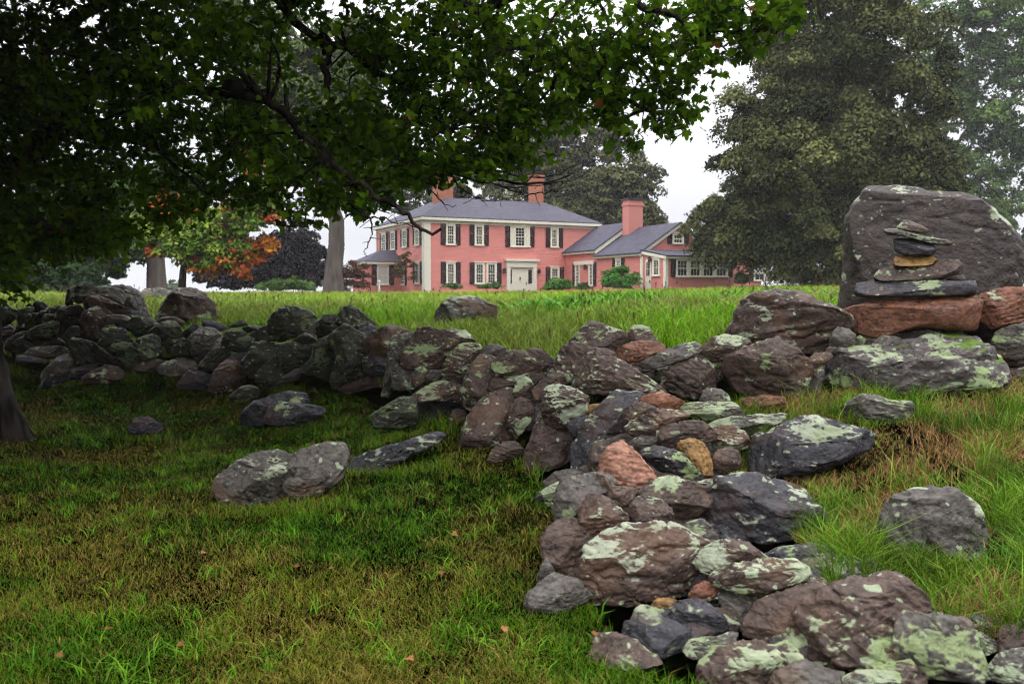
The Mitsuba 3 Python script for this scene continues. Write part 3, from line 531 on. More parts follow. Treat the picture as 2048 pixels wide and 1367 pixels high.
WP = np.array([(-1200, 15.2), (0, 14.4), (300, 13.2), (500, 12.0), (650, 10.9), (780, 9.6), (900, 8.7), (1000, 7.9), (1100, 7.1), (1140, 5.7), (1165, 4.85), (1200, 4.5), (1225, 4.25), (1255, 3.95), (1300, 3.85), (1600, 3.5), (2600, 3.0)])
WB = np.array([(-1200, 15.6), (0, 15.2), (300, 14.4), (500, 13.1), (650, 11.9), (780, 10.7), (900, 10.0), (1000, 9.2), (1150, 8.6), (1500, 8.4), (1640, 8.9), (2100, 9.0), (2600, 8.6)])
WR = np.array([(1380, 9), (1400, 7.4), (1430, 7.2), (1480, 6.5), (1560, 5.9), (1640, 5.2), (1690, 4.55), (1800, 4.4), (1850, 4.2), (1900, 4.0), (2000, 3.85), (2048, 3.8), (2600, 3.4)])
def scatter(n, d0, d1, seed, power=1.0, px0=-120, px1=2170):
    rng = np.random.default_rng(seed)
    u = rng.uniform(0, 1, n)
    d = d0 * (d1 / d0) ** (u ** power)
    px = rng.uniform(px0, px1, n)
    return (px - 1024) / FPX * d, d, px, rng
def N2(x, y, s, k=0): return meshkit.fbm(np.stack([x * s, y * s, 0 * x + k], -1), 3, k)

C = lambda *a: np.array(a)
def lerp(a, b, t): return a + (b - a) * t[:, None]
# mown lawn under the maple
x, y, px, r_ = scatter(480000, 2.6, 15.5, 11)
keep = y < np.interp(px, WP[:, 0], WP[:, 1]) + np.interp(px, [0, 950, 1080], [.45, .45, 0])
x, y, px = x[keep], y[keep], px[keep]
n1, n2, n3 = N2(x, y, 1.0, 3), N2(x, y, 2.7, 4), N2(x, y, 4.2, 5)
brown = np.clip((n1 - .47) / .1, 0, 1) * .65 + np.clip((n2 - .52) / .1, 0, 1) * .35
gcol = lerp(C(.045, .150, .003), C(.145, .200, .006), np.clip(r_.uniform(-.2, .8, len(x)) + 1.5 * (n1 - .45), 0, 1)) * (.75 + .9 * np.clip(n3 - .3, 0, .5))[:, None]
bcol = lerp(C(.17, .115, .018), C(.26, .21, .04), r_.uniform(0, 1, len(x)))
pick = r_.uniform(0, 1, len(x)) < (0.08 + 0.68 * brown)
col = np.where(pick[:, None], bcol, gcol) * r_.uniform(.6, 1.3, len(x))[:, None]
h = r_.uniform(.018, .055, len(x)) * (1.15 - .2 * brown) * (1 + 1.2 * (r_.uniform(0, 1, len(x)) < .05)) * (.7 + 1.2 * np.clip(n3 - .35, 0, .5))
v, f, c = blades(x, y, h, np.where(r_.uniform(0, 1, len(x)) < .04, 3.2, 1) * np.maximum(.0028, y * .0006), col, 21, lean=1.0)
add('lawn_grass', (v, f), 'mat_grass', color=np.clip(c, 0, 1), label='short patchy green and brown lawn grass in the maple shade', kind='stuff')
tx, ty, tp, r_ = scatter(150, 3.6, 11, 19, px0=0, px1=1080)
keep = ty < np.interp(tp, WP[:, 0], WP[:, 1]) - .3
tx, ty = np.repeat(tx[keep], 14), np.repeat(ty[keep], 14)
n = len(tx)
v, f, c = blades(tx + r_.normal(size=n) * .035, ty + r_.normal(size=n) * .035, r_.uniform(.04, .11, n), np.maximum(.006, ty * .001), lerp(C(.06, .22, .006), C(.17, .32, .015), r_.uniform(0, 1, n)), 26, lean=1.2)
add('lawn_weeds', (v, f), 'mat_grass', color=np.clip(c, 0, 1), label='small bright green weed tufts dotted over the lawn', kind='stuff')
# longer grass left standing along the wall foot and round the loose stones
tx, ty, th = [], [], []
r_ = np.random.default_rng(29)
for a_, b_, y_, n, hm in [(425, 590, 6.55, 420, .10), (570, 700, 6.65, 360, .10), (700, 890, 7.6, 420, .10), (560, 700, 9.65, 260, .12), (640, 800, 9.2, 260, .12), (255, 325, 9.9, 160, .10), (740, 840, 8.75, 220, .12)]:
    p_ = r_.uniform(a_ - 15, b_ + 15, n); q_ = y_ + r_.uniform(-.06, .12, n)
    tx.append((p_ - 1024) / FPX * q_); ty.append(q_); th.append(r_.uniform(.4, 1.2, n) * hm)
p_ = r_.uniform(-60, 1130, 3600); q_ = np.interp(p_, WP[:, 0], WP[:, 1]) + r_.uniform(-.15, .4, 3600)
m_ = N2(p_ * .01, q_ * .3, 1.6, 12) > .46
tx.append(((p_ - 1024) / FPX * q_)[m_]); ty.append(q_[m_]); th.append(r_.uniform(.05, .20, m_.sum()))
tx, ty, th = map(np.hstack, (tx, ty, th))
c0 = lerp(C(.05, .17, .004), C(.17, .24, .012), r_.uniform(0, 1, len(tx)))
c0 = np.where((r_.uniform(0, 1, len(tx)) < .2)[:, None], C(.22, .17, .05), c0)
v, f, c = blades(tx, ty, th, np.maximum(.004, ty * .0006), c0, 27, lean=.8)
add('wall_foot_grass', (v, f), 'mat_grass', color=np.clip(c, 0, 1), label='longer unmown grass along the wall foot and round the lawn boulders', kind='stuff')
# rough grass between the two walls on the right
x, y, px, r_ = scatter(90000, 3.5, 7.8, 12, px0=1380, px1=2250)
keep = (y > np.interp(px, WR[:, 0], WR[:, 1]) - np.where(px > 1690, .05, .4)) & (y < 7.75)
x, y, px = x[keep], y[keep], px[keep]
n1, n2 = N2(x, y, 1.7, 6), N2(x, y, 4.5, 7)
dry = 1.2 * np.exp(-(((x - 2.45) / 1.0) ** 2 + ((y - 6.05) / .42) ** 2)) + .8 * np.clip((n1 - .49) / .1, 0, 1)
keep = r_.uniform(0, 1, len(x)) < 1.1 * np.clip((n2 - .30) / .25, .25, 1)
x, y, px, dry, n2 = x[keep], y[keep], px[keep], dry[keep], n2[keep]
pick = r_.uniform(0, 1, len(x)) < np.clip(.2 + .85 * dry, 0, .92)
gcol = lerp(C(.050, .185, .006), C(.17, .26, .015), np.clip(r_.uniform(-.3, .7, len(x)) + 1.2 * (n2 - .3), 0, 1)) * (.55 + 1.3 * np.clip(N2(x, y, 2.9, 31) - .28, 0, .5))[:, None]
bcol = lerp(C(.26, .12, .04), C(.36, .24, .09), r_.uniform(0, 1, len(x)))
col = np.where(pick[:, None], bcol, gcol) * r_.uniform(.6, 1.3, len(x))[:, None]
h = np.where(pick, r_.uniform(.05, .16, len(x)), r_.uniform(.08, .34, len(x)) * np.clip(.35 + 2.2 * (n2 - .3), .35, 1.3))
for a_, b_, y0_, y1_, k_ in ((1680, 1830, 6.0, 6.95, .35), (1760, 1975, 4.2, 4.8, .55), (1490, 1740, 5.5, 6.15, .6), (1640, 2010, 6.9, 7.75, .7)):
    h = np.where((px > a_) & (px < b_) & (y > y0_) & (y < y1_), h * k_, h)
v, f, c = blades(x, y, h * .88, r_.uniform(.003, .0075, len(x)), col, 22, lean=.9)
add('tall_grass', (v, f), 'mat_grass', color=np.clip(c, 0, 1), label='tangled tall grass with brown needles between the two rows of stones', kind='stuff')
# the field
x, y, px, r_ = scatter(330000, 8.4, 64, 13, power=.85)
keep = y > np.interp(px, WB[:, 0], WB[:, 1])
x, y, px = x[keep], y[keep], px[keep]
n1, n2, n3 = N2(x, y, .35, 8), N2(x, y, 1.3, 9), N2(x, y, 3.1, 10)
gcol = lerp(C(.10, .33, .003), C(.28, .45, .010), r_.uniform(0, 1, len(x)))
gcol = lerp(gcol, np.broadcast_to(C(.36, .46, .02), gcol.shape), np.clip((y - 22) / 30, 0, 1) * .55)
gcol = lerp(gcol, np.broadcast_to(C(.24, .25, .05), gcol.shape), np.clip((N2(x, y * .5, .22, 14) - .48) / .12, 0, 1) * .6)
dull = np.clip((n1 - .5) / .12, 0, 1) * np.clip((24 - y) / 8, 0, 1)
pick = r_.uniform(0, 1, len(x)) < (.05 + .45 * dull)
col = np.where(pick[:, None], lerp(C(.20, .12, .05), C(.30, .24, .10), r_.uniform(0, 1, len(x))), gcol) * r_.uniform(.6, 1.3, len(x))[:, None]
h = r_.uniform(.12, .34, len(x)) * np.clip(.55 + 1.5 * (n3 - .3), .55, 1.3) * np.where(y > 30, .9, 1)
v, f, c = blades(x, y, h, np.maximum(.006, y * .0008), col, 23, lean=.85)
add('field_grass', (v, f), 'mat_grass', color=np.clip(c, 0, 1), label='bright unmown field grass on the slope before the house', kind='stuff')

# brown seed stalks standing over the field, and a band of broad-leaved weeds
x, y, px, r_ = scatter(300, 9.5, 50, 17)
keep = y > np.interp(px, WB[:, 0], WB[:, 1]) + .3
x, y = x[keep], y[keep]
parts, n = [], len(x)
zz, hh = ground(x, y), r_.uniform(.22, .46, n)
for i in range(n):
    l = r_.normal(size=2) * .08
    b, t = np.array([x[i], y[i], zz[i]]), np.array([x[i] + l[0], y[i] + l[1], zz[i] + hh[i]])
    w = .002 + .00013 * y[i]
    parts += [tube([b, (b + t) / 2, t], [w, w, w], 3), tube([t - [0, 0, .02], t + [0, 0, .02], t + [0, 0, .06]], [w, 3.2 * w, w], 4)]
mat('mat_seed', (.09, .05, .03), .9, .1)
add('seed_stalks', join(parts), 'mat_seed', label='thin brown seed stalks scattered over the field grass', kind='stuff')
wx, wy = [], []
for a, b, d_, m_ in ((1085, 600, 17, 60), (1180, 604, 17, 60), (1240, 602, 18, 50), (1290, 607, 17, 50), (1130, 606, 16, 40), (1500, 600, 16, 40), (1580, 596, 17, 40)):
    q = W(a, b, d_); wx.append(q[0] + r_.normal(size=m_) * .35); wy.append(q[1] + r_.normal(size=m_) * .5)
wx, wy = np.hstack(wx), np.hstack(wy)
v, f, c = blades(np.repeat(wx, 5), np.repeat(wy, 5), r_.uniform(.15, .4, 5 * len(wx)), np.full(5 * len(wx), .05), lerp(C(.05, .20, .008), C(.13, .33, .015), r_.uniform(0, 1, 5 * len(wx))), 25, lean=1.1)
add('weeds', (v, f), 'mat_grass', color=np.clip(c, 0, 1), label='vivid green broad-leaved weeds in patches on the field', kind='stuff')

# ------------------------------------------------------------------ the house
AL = math.radians(26)
HU, HV = np.array([math.cos(AL), math.sin(AL), 0]), np.array([-math.sin(AL), math.cos(AL), 0])
HO = np.array([(850 - 1024) / FPX * 68, 68, 0.0])
HK = 'farmhouse'
say(HK, 'salmon-pink clapboard farmhouse with black shutters and slate-grey hipped roof beyond the field', 'house')

class Wall:
    """Local axes of a wall: x along it (to the right as seen from outside), y inwards, z up."""
    def __init__(s, o, e, inw): s.o, s.e, s.i = np.asarray(o, float), e, inw
    def w(s, p): p = np.asarray(p, float); return s.o + p[..., :1] * s.e + p[..., 1:2] * s.i + p[..., 2:] * [0, 0, 1.0]
    def x(s, px):
        k = (px - 1024) / FPX
        return (k * s.o[1] - s.o[0]) / (s.e[0] - k * s.e[1])
    def z(s, px, py):
        d = s.o[1] + s.x(px) * s.e[1]
        return W(px, py, d)[2]
def at(a, v): return HO + a * HU + v * HV
def boxes(wl, rows):
    out = []
    for x0, x1, y0, y1, z0, z1 in rows:
        m = trimesh.creation.box(bounds=[[x0, y0, z0], [x1, y1, z1]])
        out.append((wl.w(np.array(m.vertices)), np.array(m.faces)))
    return join(out)
FRONT = Wall(at(0, 0), HU, HV)
SIDE = Wall(at(0, 0), -HV, HU)                                   # the main block's left side, x runs from back (-12.1) to the corner (0)
LNK = Wall(at(12.3, 0), -HV, HU)                                 # x from 0 (main block) to 4.9
WG = Wall(at(12.3, 0), -HV, HU)                                  # x from 4.9 to 11
GAB = Wall(at(12.3, -11), HU, HV)                                # gable of the wing
PS = Wall(at(12.3, -11), -HV, HU)                                # sun porch, left side, x 0..3
PF = Wall(at(12.3, -14), HU, HV)                                 # sun porch front
EXT = Wall(at(18.6, -8.5), HU, HV)                               # end block behind the linden
LP = Wall(at(-2.9, 5.5), HU, HV)                                 # small porch on the left side, front
LPS = Wall(at(-2.9, 5.5), -HV, HU)

def clap(wl, poly, step=.115):
    """Clapboards over the polygon (x, z) of a wall: every board a sloped strip with its own lower edge."""
    poly = Polygon(poly)
    x0, z0, x1, z1 = poly.bounds
    def span(z):
        from shapely.geometry import LineString
        g = poly.intersection(LineString([(x0 - 1, z), (x1 + 1, z)]))
        return (g.bounds[0], g.bounds[2]) if not g.is_empty else None
    V, F = [], []
    for z in np.arange(z0, z1 - .01, step):
        a, b = span(z + .002), span(min(z + step, z1) - .002)
        if a is None or b is None: continue
        n = len(V)
        V += [(a[0], -.022, z), (a[1], -.022, z), (b[1], 0, min(z + step, z1)), (b[0], 0, min(z + step, z1)), (a[0], .03, z), (a[1], .03, z)]
        F += [(n, n + 1, n + 2), (n, n + 2, n + 3), (n + 4, n + 5, n + 1), (n + 4, n + 1, n)]
    return wl.w(np.array(V)), np.array(F)
def wall(wl, poly):
    k = add(HK + '__wall', wl.w(np.array([(p[0], .031, p[1]) for p in poly])) @ np.eye(3) if False else clap(wl, poly), 'mat_siding')
    say(k, kind='stuff')
    return k
def prism(wl, poly, y0, y1):
    m = trimesh.creation.extrude_polygon(Polygon(poly), 1.0, engine='earcut')
    v = np.array(m.vertices)
    return wl.w(np.stack([v[:, 0], y0 + (y1 - y0) * v[:, 2], v[:, 1]], -1)), np.array(m.faces)[:, ::-1]

ZG, ZE = -0.3, 5.72
wall(FRONT, [(0, ZG), (15.2, ZG), (15.2, ZE), (0, ZE)])
wall(SIDE, [(-12.1, ZG), (0, ZG), (0, ZE), (-12.1, ZE)])
wall(LNK, [(0, ZG), (4.9, ZG), (4.9, 3.5), (0, 3.5)])
wall(WG, [(4.9, ZG), (11, ZG), (11, 3.0), (4.9, 3.0)])
wall(GAB, [(0, ZG), (6.5, ZG), (6.5, 3.0), (3.25, 5.1), (0, 3.0)])
wall(PS, [(0, ZG), (3, ZG), (3, 2.6), (0, 2.9)])
wall(PF, [(0, ZG), (5.9, ZG), (5.9, 2.6), (0, 2.6)])
wall(EXT, [(0, ZG), (7, ZG), (7, 3.0), (0, 3.0)])
wall(LP, [(0, ZG), (2.9, ZG), (2.9, 2.6), (0, 2.6)])
wall(LPS, [(-4, ZG), (0, ZG), (0, 2.6), (-4, 2.6)])
lnk_gable = Wall(at(12.3, -4.9), HU, HV)
wall(lnk_gable, [(0, 2.9), (6, 2.9), (3.6, 5.6), (2.9, 5.6), (0, 3.5)])
# solid cores behind the boards, so that no light comes through
core = trimesh.util.concatenate([trimesh.Trimesh(*prism(FRONT, [(0.03, ZG), (15.17, ZG), (15.17, ZE), (.03, ZE)], .035, 12.0), process=False)])
add(HK + '__inner_wall', join([prism(FRONT, [(.03, ZG), (15.17, ZG), (15.17, ZE), (.03, ZE)], .035, 12.0), prism(GAB, [(.04, ZG), (6.46, ZG), (6.46, 2.95), (3.25, 5.0), (.04, 2.95)], .035, 6.0),
     prism(lnk_gable, [(.04, ZG), (6, ZG), (6, 2.9), (3.2, 5.4), (2.9, 5.4), (.04, 3.45)], .035, 4.8), prism(PF, [(.04, ZG), (5.86, ZG), (5.86, 2.55), (.04, 2.55)], .035, 2.96), prism(EXT, [(.04, ZG), (6.9, ZG), (6.9, 2.9), (.04, 2.9)], .035, 6), prism(LP, [(.04, ZG), (2.88, ZG), (2.88, 2.55), (.04, 2.55)], .035, 4)]), 'mat_siding')

def roof_hull(pts, label=None):
    m = trimesh.convex.convex_hull(np.asarray(pts))
    return add(HK + '__roof', (np.array(m.vertices), np.array(m.faces)), 'mat_roof', label=label)
def P3(a, v, z): return at(a, v) + [0, 0, z]
o = .42
roof_hull([P3(a, v, z) for a in (-o, 15.2 + o) for v in (-o, 12.1 + o) for z in (5.93, 5.99)] + [P3(a, v, 7.95) for a in (3.54, 12.55) for v in (4, 8.1)])
def roof_slab(a0, a1, v0, v1, z0, z1, th=.09):
    """One roof plane from the eave (a0, z0) up to the ridge (a1, z1)."""
    roof_hull([P3(a, v, z - t) for a, z in ((a0, z0), (a1, z1)) for v in (v0, v1) for t in (0, th)])
roof_slab(11.95, 15.4, -5.15, -.03, 3.50, 5.78); roof_slab(18.6, 15.405, -5.15, -.03, 3.50, 5.78)
roof_slab(11.95, 15.55, -11.28, -4.9, 3.03, 5.30); roof_slab(19.15, 15.555, -11.28, -4.9, 3.03, 5.30)
roof_hull([P3(a, v, z - t) for a in (12.15, 18.4) for v, z in ((-14.25, 2.73), (-11.04, 3.27)) for t in (0, .07)])
roof_hull([P3(a, v, z - t) for a in (18.5, 25.9) for v, z in ((-8.85, 3.02), (-5.0, 4.95)) for t in (0, .08)])
roof_hull([P3(a, v, z - t) for a in (18.5, 25.9) for v, z in ((-1.2, 3.02), (-5.0, 4.949)) for t in (0, .08)])
roof_hull([P3(a, v, z) for a in (-3.15, 0) for v in (5.2, 9.7) for z in (2.68, 2.74)] + [P3(-1.2, 7.2, 3.75), P3(0, 7.2, 3.75)])
# cornices, corner boards and rakes, butted to the walls
def trim(wl, rows, name='trim', material='mat_trim', label=None): return add(f'{HK}__{name}', boxes(wl, rows), material, label=label)
trim(FRONT, [(-.4, 15.6, -.40, -.03, 5.72, 5.925)], 'cornice'); trim(FRONT, [(-.02, 15.2, -.07, -.024, 5.50, 5.72)], 'cornice')
trim(SIDE, [(-12.5, .0, -.40, -.03, 5.72, 5.922)], 'cornice'); trim(SIDE, [(-12.1, .0, -.07, -.024, 5.50, 5.718)], 'cornice')
trim(FRONT, [(-.07, .46, -.09, -.025, ZG, 5.5)], 'corner_board'); trim(SIDE, [(-.40, -.0, -.085, -.025, ZG, 5.5)], 'corner_board')
trim(FRONT, [(14.95, 15.23, -.09, -.025, ZG, 5.5)], 'corner_board'); trim(SIDE, [(-12.1, -11.9, -.09, -.025, ZG, 5.5)], 'corner_board')
trim(LNK, [(0, 5.0, -.28, -.03, 3.28, 3.41)], 'cornice'); trim(WG, [(4.9, 11.1, -.26, -.03, 2.82, 2.94)], 'cornice')
def rake(wl, a, b, w=.22, y0=-.2, y1=-.03):
    a, b = np.array(a), np.array(b); n = np.array([-(b - a)[1], (b - a)[0]]); n = n / np.linalg.norm(n) * w
    if n[1] > 0: n = -n
    add(HK + '__rake', prism(wl, [tuple(a), tuple(b), tuple(b + n), tuple(a + n)], y0, y1), 'mat_trim')
rake(GAB, (-.3, 2.93), (3.25, 5.2)); rake(GAB, (6.8, 2.93), (3.25, 5.2), y0=-.203)
rake(lnk_gable, (-.3, 3.40), (3.1, 5.63), w=.25)
trim(PS, [(-.02, .30, -.06, -.025, ZG, 2.8)], 'corner_board'); trim(PS, [(2.78, 3.04, -.06, -.025, ZG, 2.6)], 'corner_board'); trim(PF, [(-.05, .16, -.06, -.025, ZG, 2.6)], 'corner_board')
rake(PS, (-.05, 3.16), (3.2, 2.65), w=.2, y0=-.16); trim(PF, [(-.1, 6.1, -.18, -.03, 2.50, 2.65)], 'cornice')
trim(LP, [(-.25, 3.0, -.28, -.03, 2.50, 2.675)], 'cornice'); trim(LPS, [(-4.1, 0, -.25, -.03, 2.50, 2.672)], 'cornice')
trim(EXT, [(-.1, 7.1, -.22, -.03, 2.82, 2.94)], 'cornice')
trim(FRONT, [(1.6, 6.4, -.16, -.03, ZG, .30)], 'foundation_board')

def window(wl, px0, px1, py0, py1, cols=3, rows=(3, 3), shut='lr', shade=None, cap=True):
    pm = (px0 + px1) / 2
    x0, x1, z0, z1 = wl.x(px0), wl.x(px1), wl.z(pm, py1), wl.z(pm, py0)
    k = HK + '__window'
    n = 0
    base = k
    while any(s == k or s.startswith(k + '__') for s in scene): n += 1; k = f'{base}_{n:03d}'
    c = .13
    add(k + '__frame', boxes(wl, [(x0, x0 + c, -.085, -.0, z0, z1), (x1 - c, x1, -.085, 0, z0, z1), (x0 + c, x1 - c, -.085, 0, z1 - c, z1)]), 'mat_trim')
    if cap: add(k + '__lintel', boxes(wl, [(x0 - .06, x1 + .06, -.14, 0, z1, z1 + .07)]), 'mat_trim')
    add(k + '__sill', boxes(wl, [(x0 - .06, x1 + .06, -.15, 0, z0 - .02, z0 + .07)]), 'mat_trim')
    a0, a1, b0, b1 = x0 + c, x1 - c, z0 + .07, z1 - c
    add(k + '__pane', boxes(wl, [(a0, a1, -.024, -.01, b0, b1)]), 'mat_pane')
    m, h = (b0 + b1) / 2, .045
    bars = [(a0, a1, -.06, -.026, m - .035, m + .035), (a0, a0 + h, -.05, -.0245, b0, b1), (a1 - h, a1, -.05, -.0245, b0, b1), (a0 + h, a1 - h, -.05, -.0245, b0, b0 + h), (a0 + h, a1 - h, -.05, -.0245, b1 - h, b1)]
    for (zb, zt), rr in (((b0 + h, m - .035), rows[0]), ((m + .035, b1 - h), rows[1])):
        for i in range(1, cols): xx = a0 + h + (a1 - a0 - 2 * h) * i / cols; bars.append((xx - .013, xx + .013, -.042, -.0247, zb, zt))
        for i in range(1, rr): zz = zb + (zt - zb) * i / rr; bars.append((a0 + h, a1 - h, -.040, -.0249, zz - .013, zz + .013))
    add(k + '__sash', boxes(wl, bars), 'mat_trim')
    if shade: add(k + '__blind', boxes(wl, [(a0 + .01, a1 - .01, -.0245, -.0243, b0 + (b1 - b0) * (1 - shade), b1)]), 'mat_shade')
    sw = .40
    for s in shut:
        u0, u1 = (x0 - sw - .02, x0 - .02) if s == 'l' else (x1 + .02, x1 + sw + .02)
        sl = [(u0, u0 + .05, -.07, -.024, z0, z1), (u1 - .05, u1, -.07, -.024, z0, z1), (u0 + .05, u1 - .05, -.07, -.024, z0, z0 + .08), (u0 + .05, u1 - .05, -.07, -.024, z1 - .08, z1), (u0 + .05, u1 - .05, -.07, -.024, (z0 + z1) / 2 - .04, (z0 + z1) / 2 + .04)]
        sl += [(u0 + .05, u1 - .05, -.055, -.03, zz, zz + .045) for zz in np.arange(z0 + .1, z1 - .12, .07) if abs(zz + .02 - (z0 + z1) / 2) > .07]
        add(HK + '__shutter', boxes(wl, sl), 'mat_shutter')
    return k
window(FRONT, 892, 911, 448, 490); window(FRONT, 949, 967.5, 449, 491); window(FRONT, 1100, 1116, 456, 495)
window(FRONT, 892, 911, 524, 567); window(FRONT, 949, 969, 525, 568, shut='l'); window(FRONT, 972.5, 993, 525, 568, shut='r'); window(FRONT, 1100, 1118, 534, 570)
window(FRONT, 1020, 1027, 452, 494, cols=1, shut='l', cap=False); window(FRONT, 1027.5, 1051.5, 452, 494); del_shut = [k for k in list(scene) if k.startswith(HK + '__shutter')][-2:]
for k in del_shut: del scene[k]
window(FRONT, 1052, 1059, 452, 494, cols=1, shut='r', cap=False)
for a, b, c_, d_ in ((831.5, 841, 456, 491), (806.5, 816, 458, 495), (783, 792.5, 462, 500), (765, 774.5, 466, 502), (831.5, 841, 524, 568), (800, 811, 527, 570)):
    window(SIDE, a, b, c_, d_)
window(LP, 754, 778, 530, 570, cols=2, rows=(1, 1), shade=.98)
window(LNK, 1151, 1160, 526, 572, cols=2, shut='l', cap=False); window(LNK, 1178, 1187, 524, 572, cols=2, shut='r', cap=False)
window(WG, 1231.5, 1242.5, 517, 545, cols=3)
window(GAB, 1342.5, 1365, 466, 488, cols=3, rows=(1, 1))
window(PS, 1305, 1319.5, 516, 552, cols=2, shut='')
for i in range(4): window(PF, 1350 + 26 * i, 1375.5 + 26 * i, 517, 554, cols=3, rows=(1, 2), shut='l' if i == 0 else 'r' if i == 3 else '')
window(EXT, 1505, 1529, 529, 562, cols=2, rows=(1, 1), shade=.5)
# front door with its surround, the link's door and the porch door
def door(wl, px0, px1, py0, pm, name='door', glass=False, dark=False):
    x0, x1, z1 = wl.x(px0), wl.x(px1), wl.z(pm, py0)
    k = HK + '__' + name
    if k in scene: k += '_001'
    rows = [(x0, x1, -.04, -.024, ZG, z1)]
    w_ = x1 - x0
    for i in (0, 1):
        for zz in (ZG + .5, ZG + 1.2):
            xa = x0 + .1 + i * (w_ / 2 - .03); rows.append((xa, xa + w_ / 2 - .17, -.055, -.04, zz, zz + .55))
    scene[k] = ply(boxes(wl, rows), 'mat_trim')
    if glass: add(k + '__pane', boxes(wl, [(x0 + .14, x1 - .14, -.06, -.0405, z1 - 1.15, z1 - .16)]), 'mat_pane'); add(k + '__muntin', boxes(wl, [((x0 + x1) / 2 - .015, (x0 + x1) / 2 + .015, -.07, -.061, z1 - 1.15, z1 - .16), (x0 + .14, x1 - .14, -.071, -.0612, z1 - .66, z1 - .63)]), 'mat_trim')
    add(k + '__handle', boxes(wl, [(x1 - .12, x1 - .07, -.11, -.056, ZG + 1.15, ZG + 1.35)]), 'mat_dark_metal')
    return k, x0, x1, z1
k, x0, x1, z1 = door(FRONT, 1025, 1054, 536, 1040)
xa, xb = FRONT.x(1012), FRONT.x(1071)
ztop = FRONT.z(1040, 518)
for a, b in ((xa, xa + .30), (xb - .30, xb)): trim(FRONT, [(a, b, -.22, -.024, ZG, z1 + .06)], 'pilaster')
trim(FRONT, [(xa - .03, xb + .03, -.24, -.024, z1 + .06, ztop - .18)], 'entablature'); trim(FRONT, [(xa - .16, xb + .16, -.40, -.024, ztop - .18, ztop)], 'entablature')
trim(FRONT, [(xa + .30, x0, -.05, -.024, ZG, z1 + .06), (x1, xb - .30, -.05, -.024, ZG, z1 + .06), (x0, x1, -.05, -.0242, z1, z1 + .06)], 'door_frame')
for a, b in ((xa + .36, x0 - .08), (x1 + .08, xb - .36)): add(HK + '__sidelight', boxes(FRONT, [(a, b, -.058, -.0505, z1 - 1.25, z1 - .12)]), 'mat_pane')
add(HK + '__door__knocker', boxes(FRONT, [((x0 + x1) / 2 - .05, (x0 + x1) / 2 + .05, -.10, -.0565, z1 - .95, z1 - .70)]), 'mat_dark_metal')
def lantern(wl, px, py):
    x, z = wl.x(px), wl.z(px, py)
    key = HK + '__lantern'
    m = [(x - .09, x + .09, -.30, -.12, z - .16, z + .10), (x - .12, x + .12, -.33, -.09, z + .10, z + .14), (x - .05, x + .05, -.26, -.16, z + .14, z + .24), (x - .03, x + .03, -.12, -.02, z - .02, z + .04)]
    add(key, boxes(wl, m), 'mat_dark_metal')
lantern(FRONT, 1006.5, 542); lantern(FRONT, 1076, 543); lantern(LNK, 1174, 535); lantern(PS, 1303.4, 519)
k, x0, x1, z1 = door(LNK, 1160.5, 1177.5, 530, 1169)
trim(LNK, [(LNK.x(1149), LNK.x(1188.5), -.12, -.024, z1 + .02, z1 + .32)], 'entablature')
door(PS, 1291, 1302, 519, 1296, glass=True)
# chimneys
def chimney(a0, a1, v0, v1, z0, z1, m, cap):
    wl = Wall(at(0, 0), HU, HV)
    k = add(HK + '__chimney', boxes(wl, [(a0, a1, v0, v1, z0, z1), (a0 - .06, a1 + .06, v0 - .06, v1 + .06, z1 - .42, z1 - .24)]), m)
    add(k + '__cap', boxes(wl, [(a0 - .10, a1 + .10, v0 - .10, v1 + .10, z1, z1 + .13)]), cap)
chimney(2.75, 4.25, 4.6, 5.5, 6.2, 10.9, 'mat_brick', 'mat_brick')
chimney(11.45, 12.5, 4.2, 5.0, 7.0, 10.2, 'mat_brick', 'mat_brick')
chimney(14.55, 15.85, -6.0, -5.1, 3.5, 7.35, 'mat_painted_brick', 'mat_dark_metal')

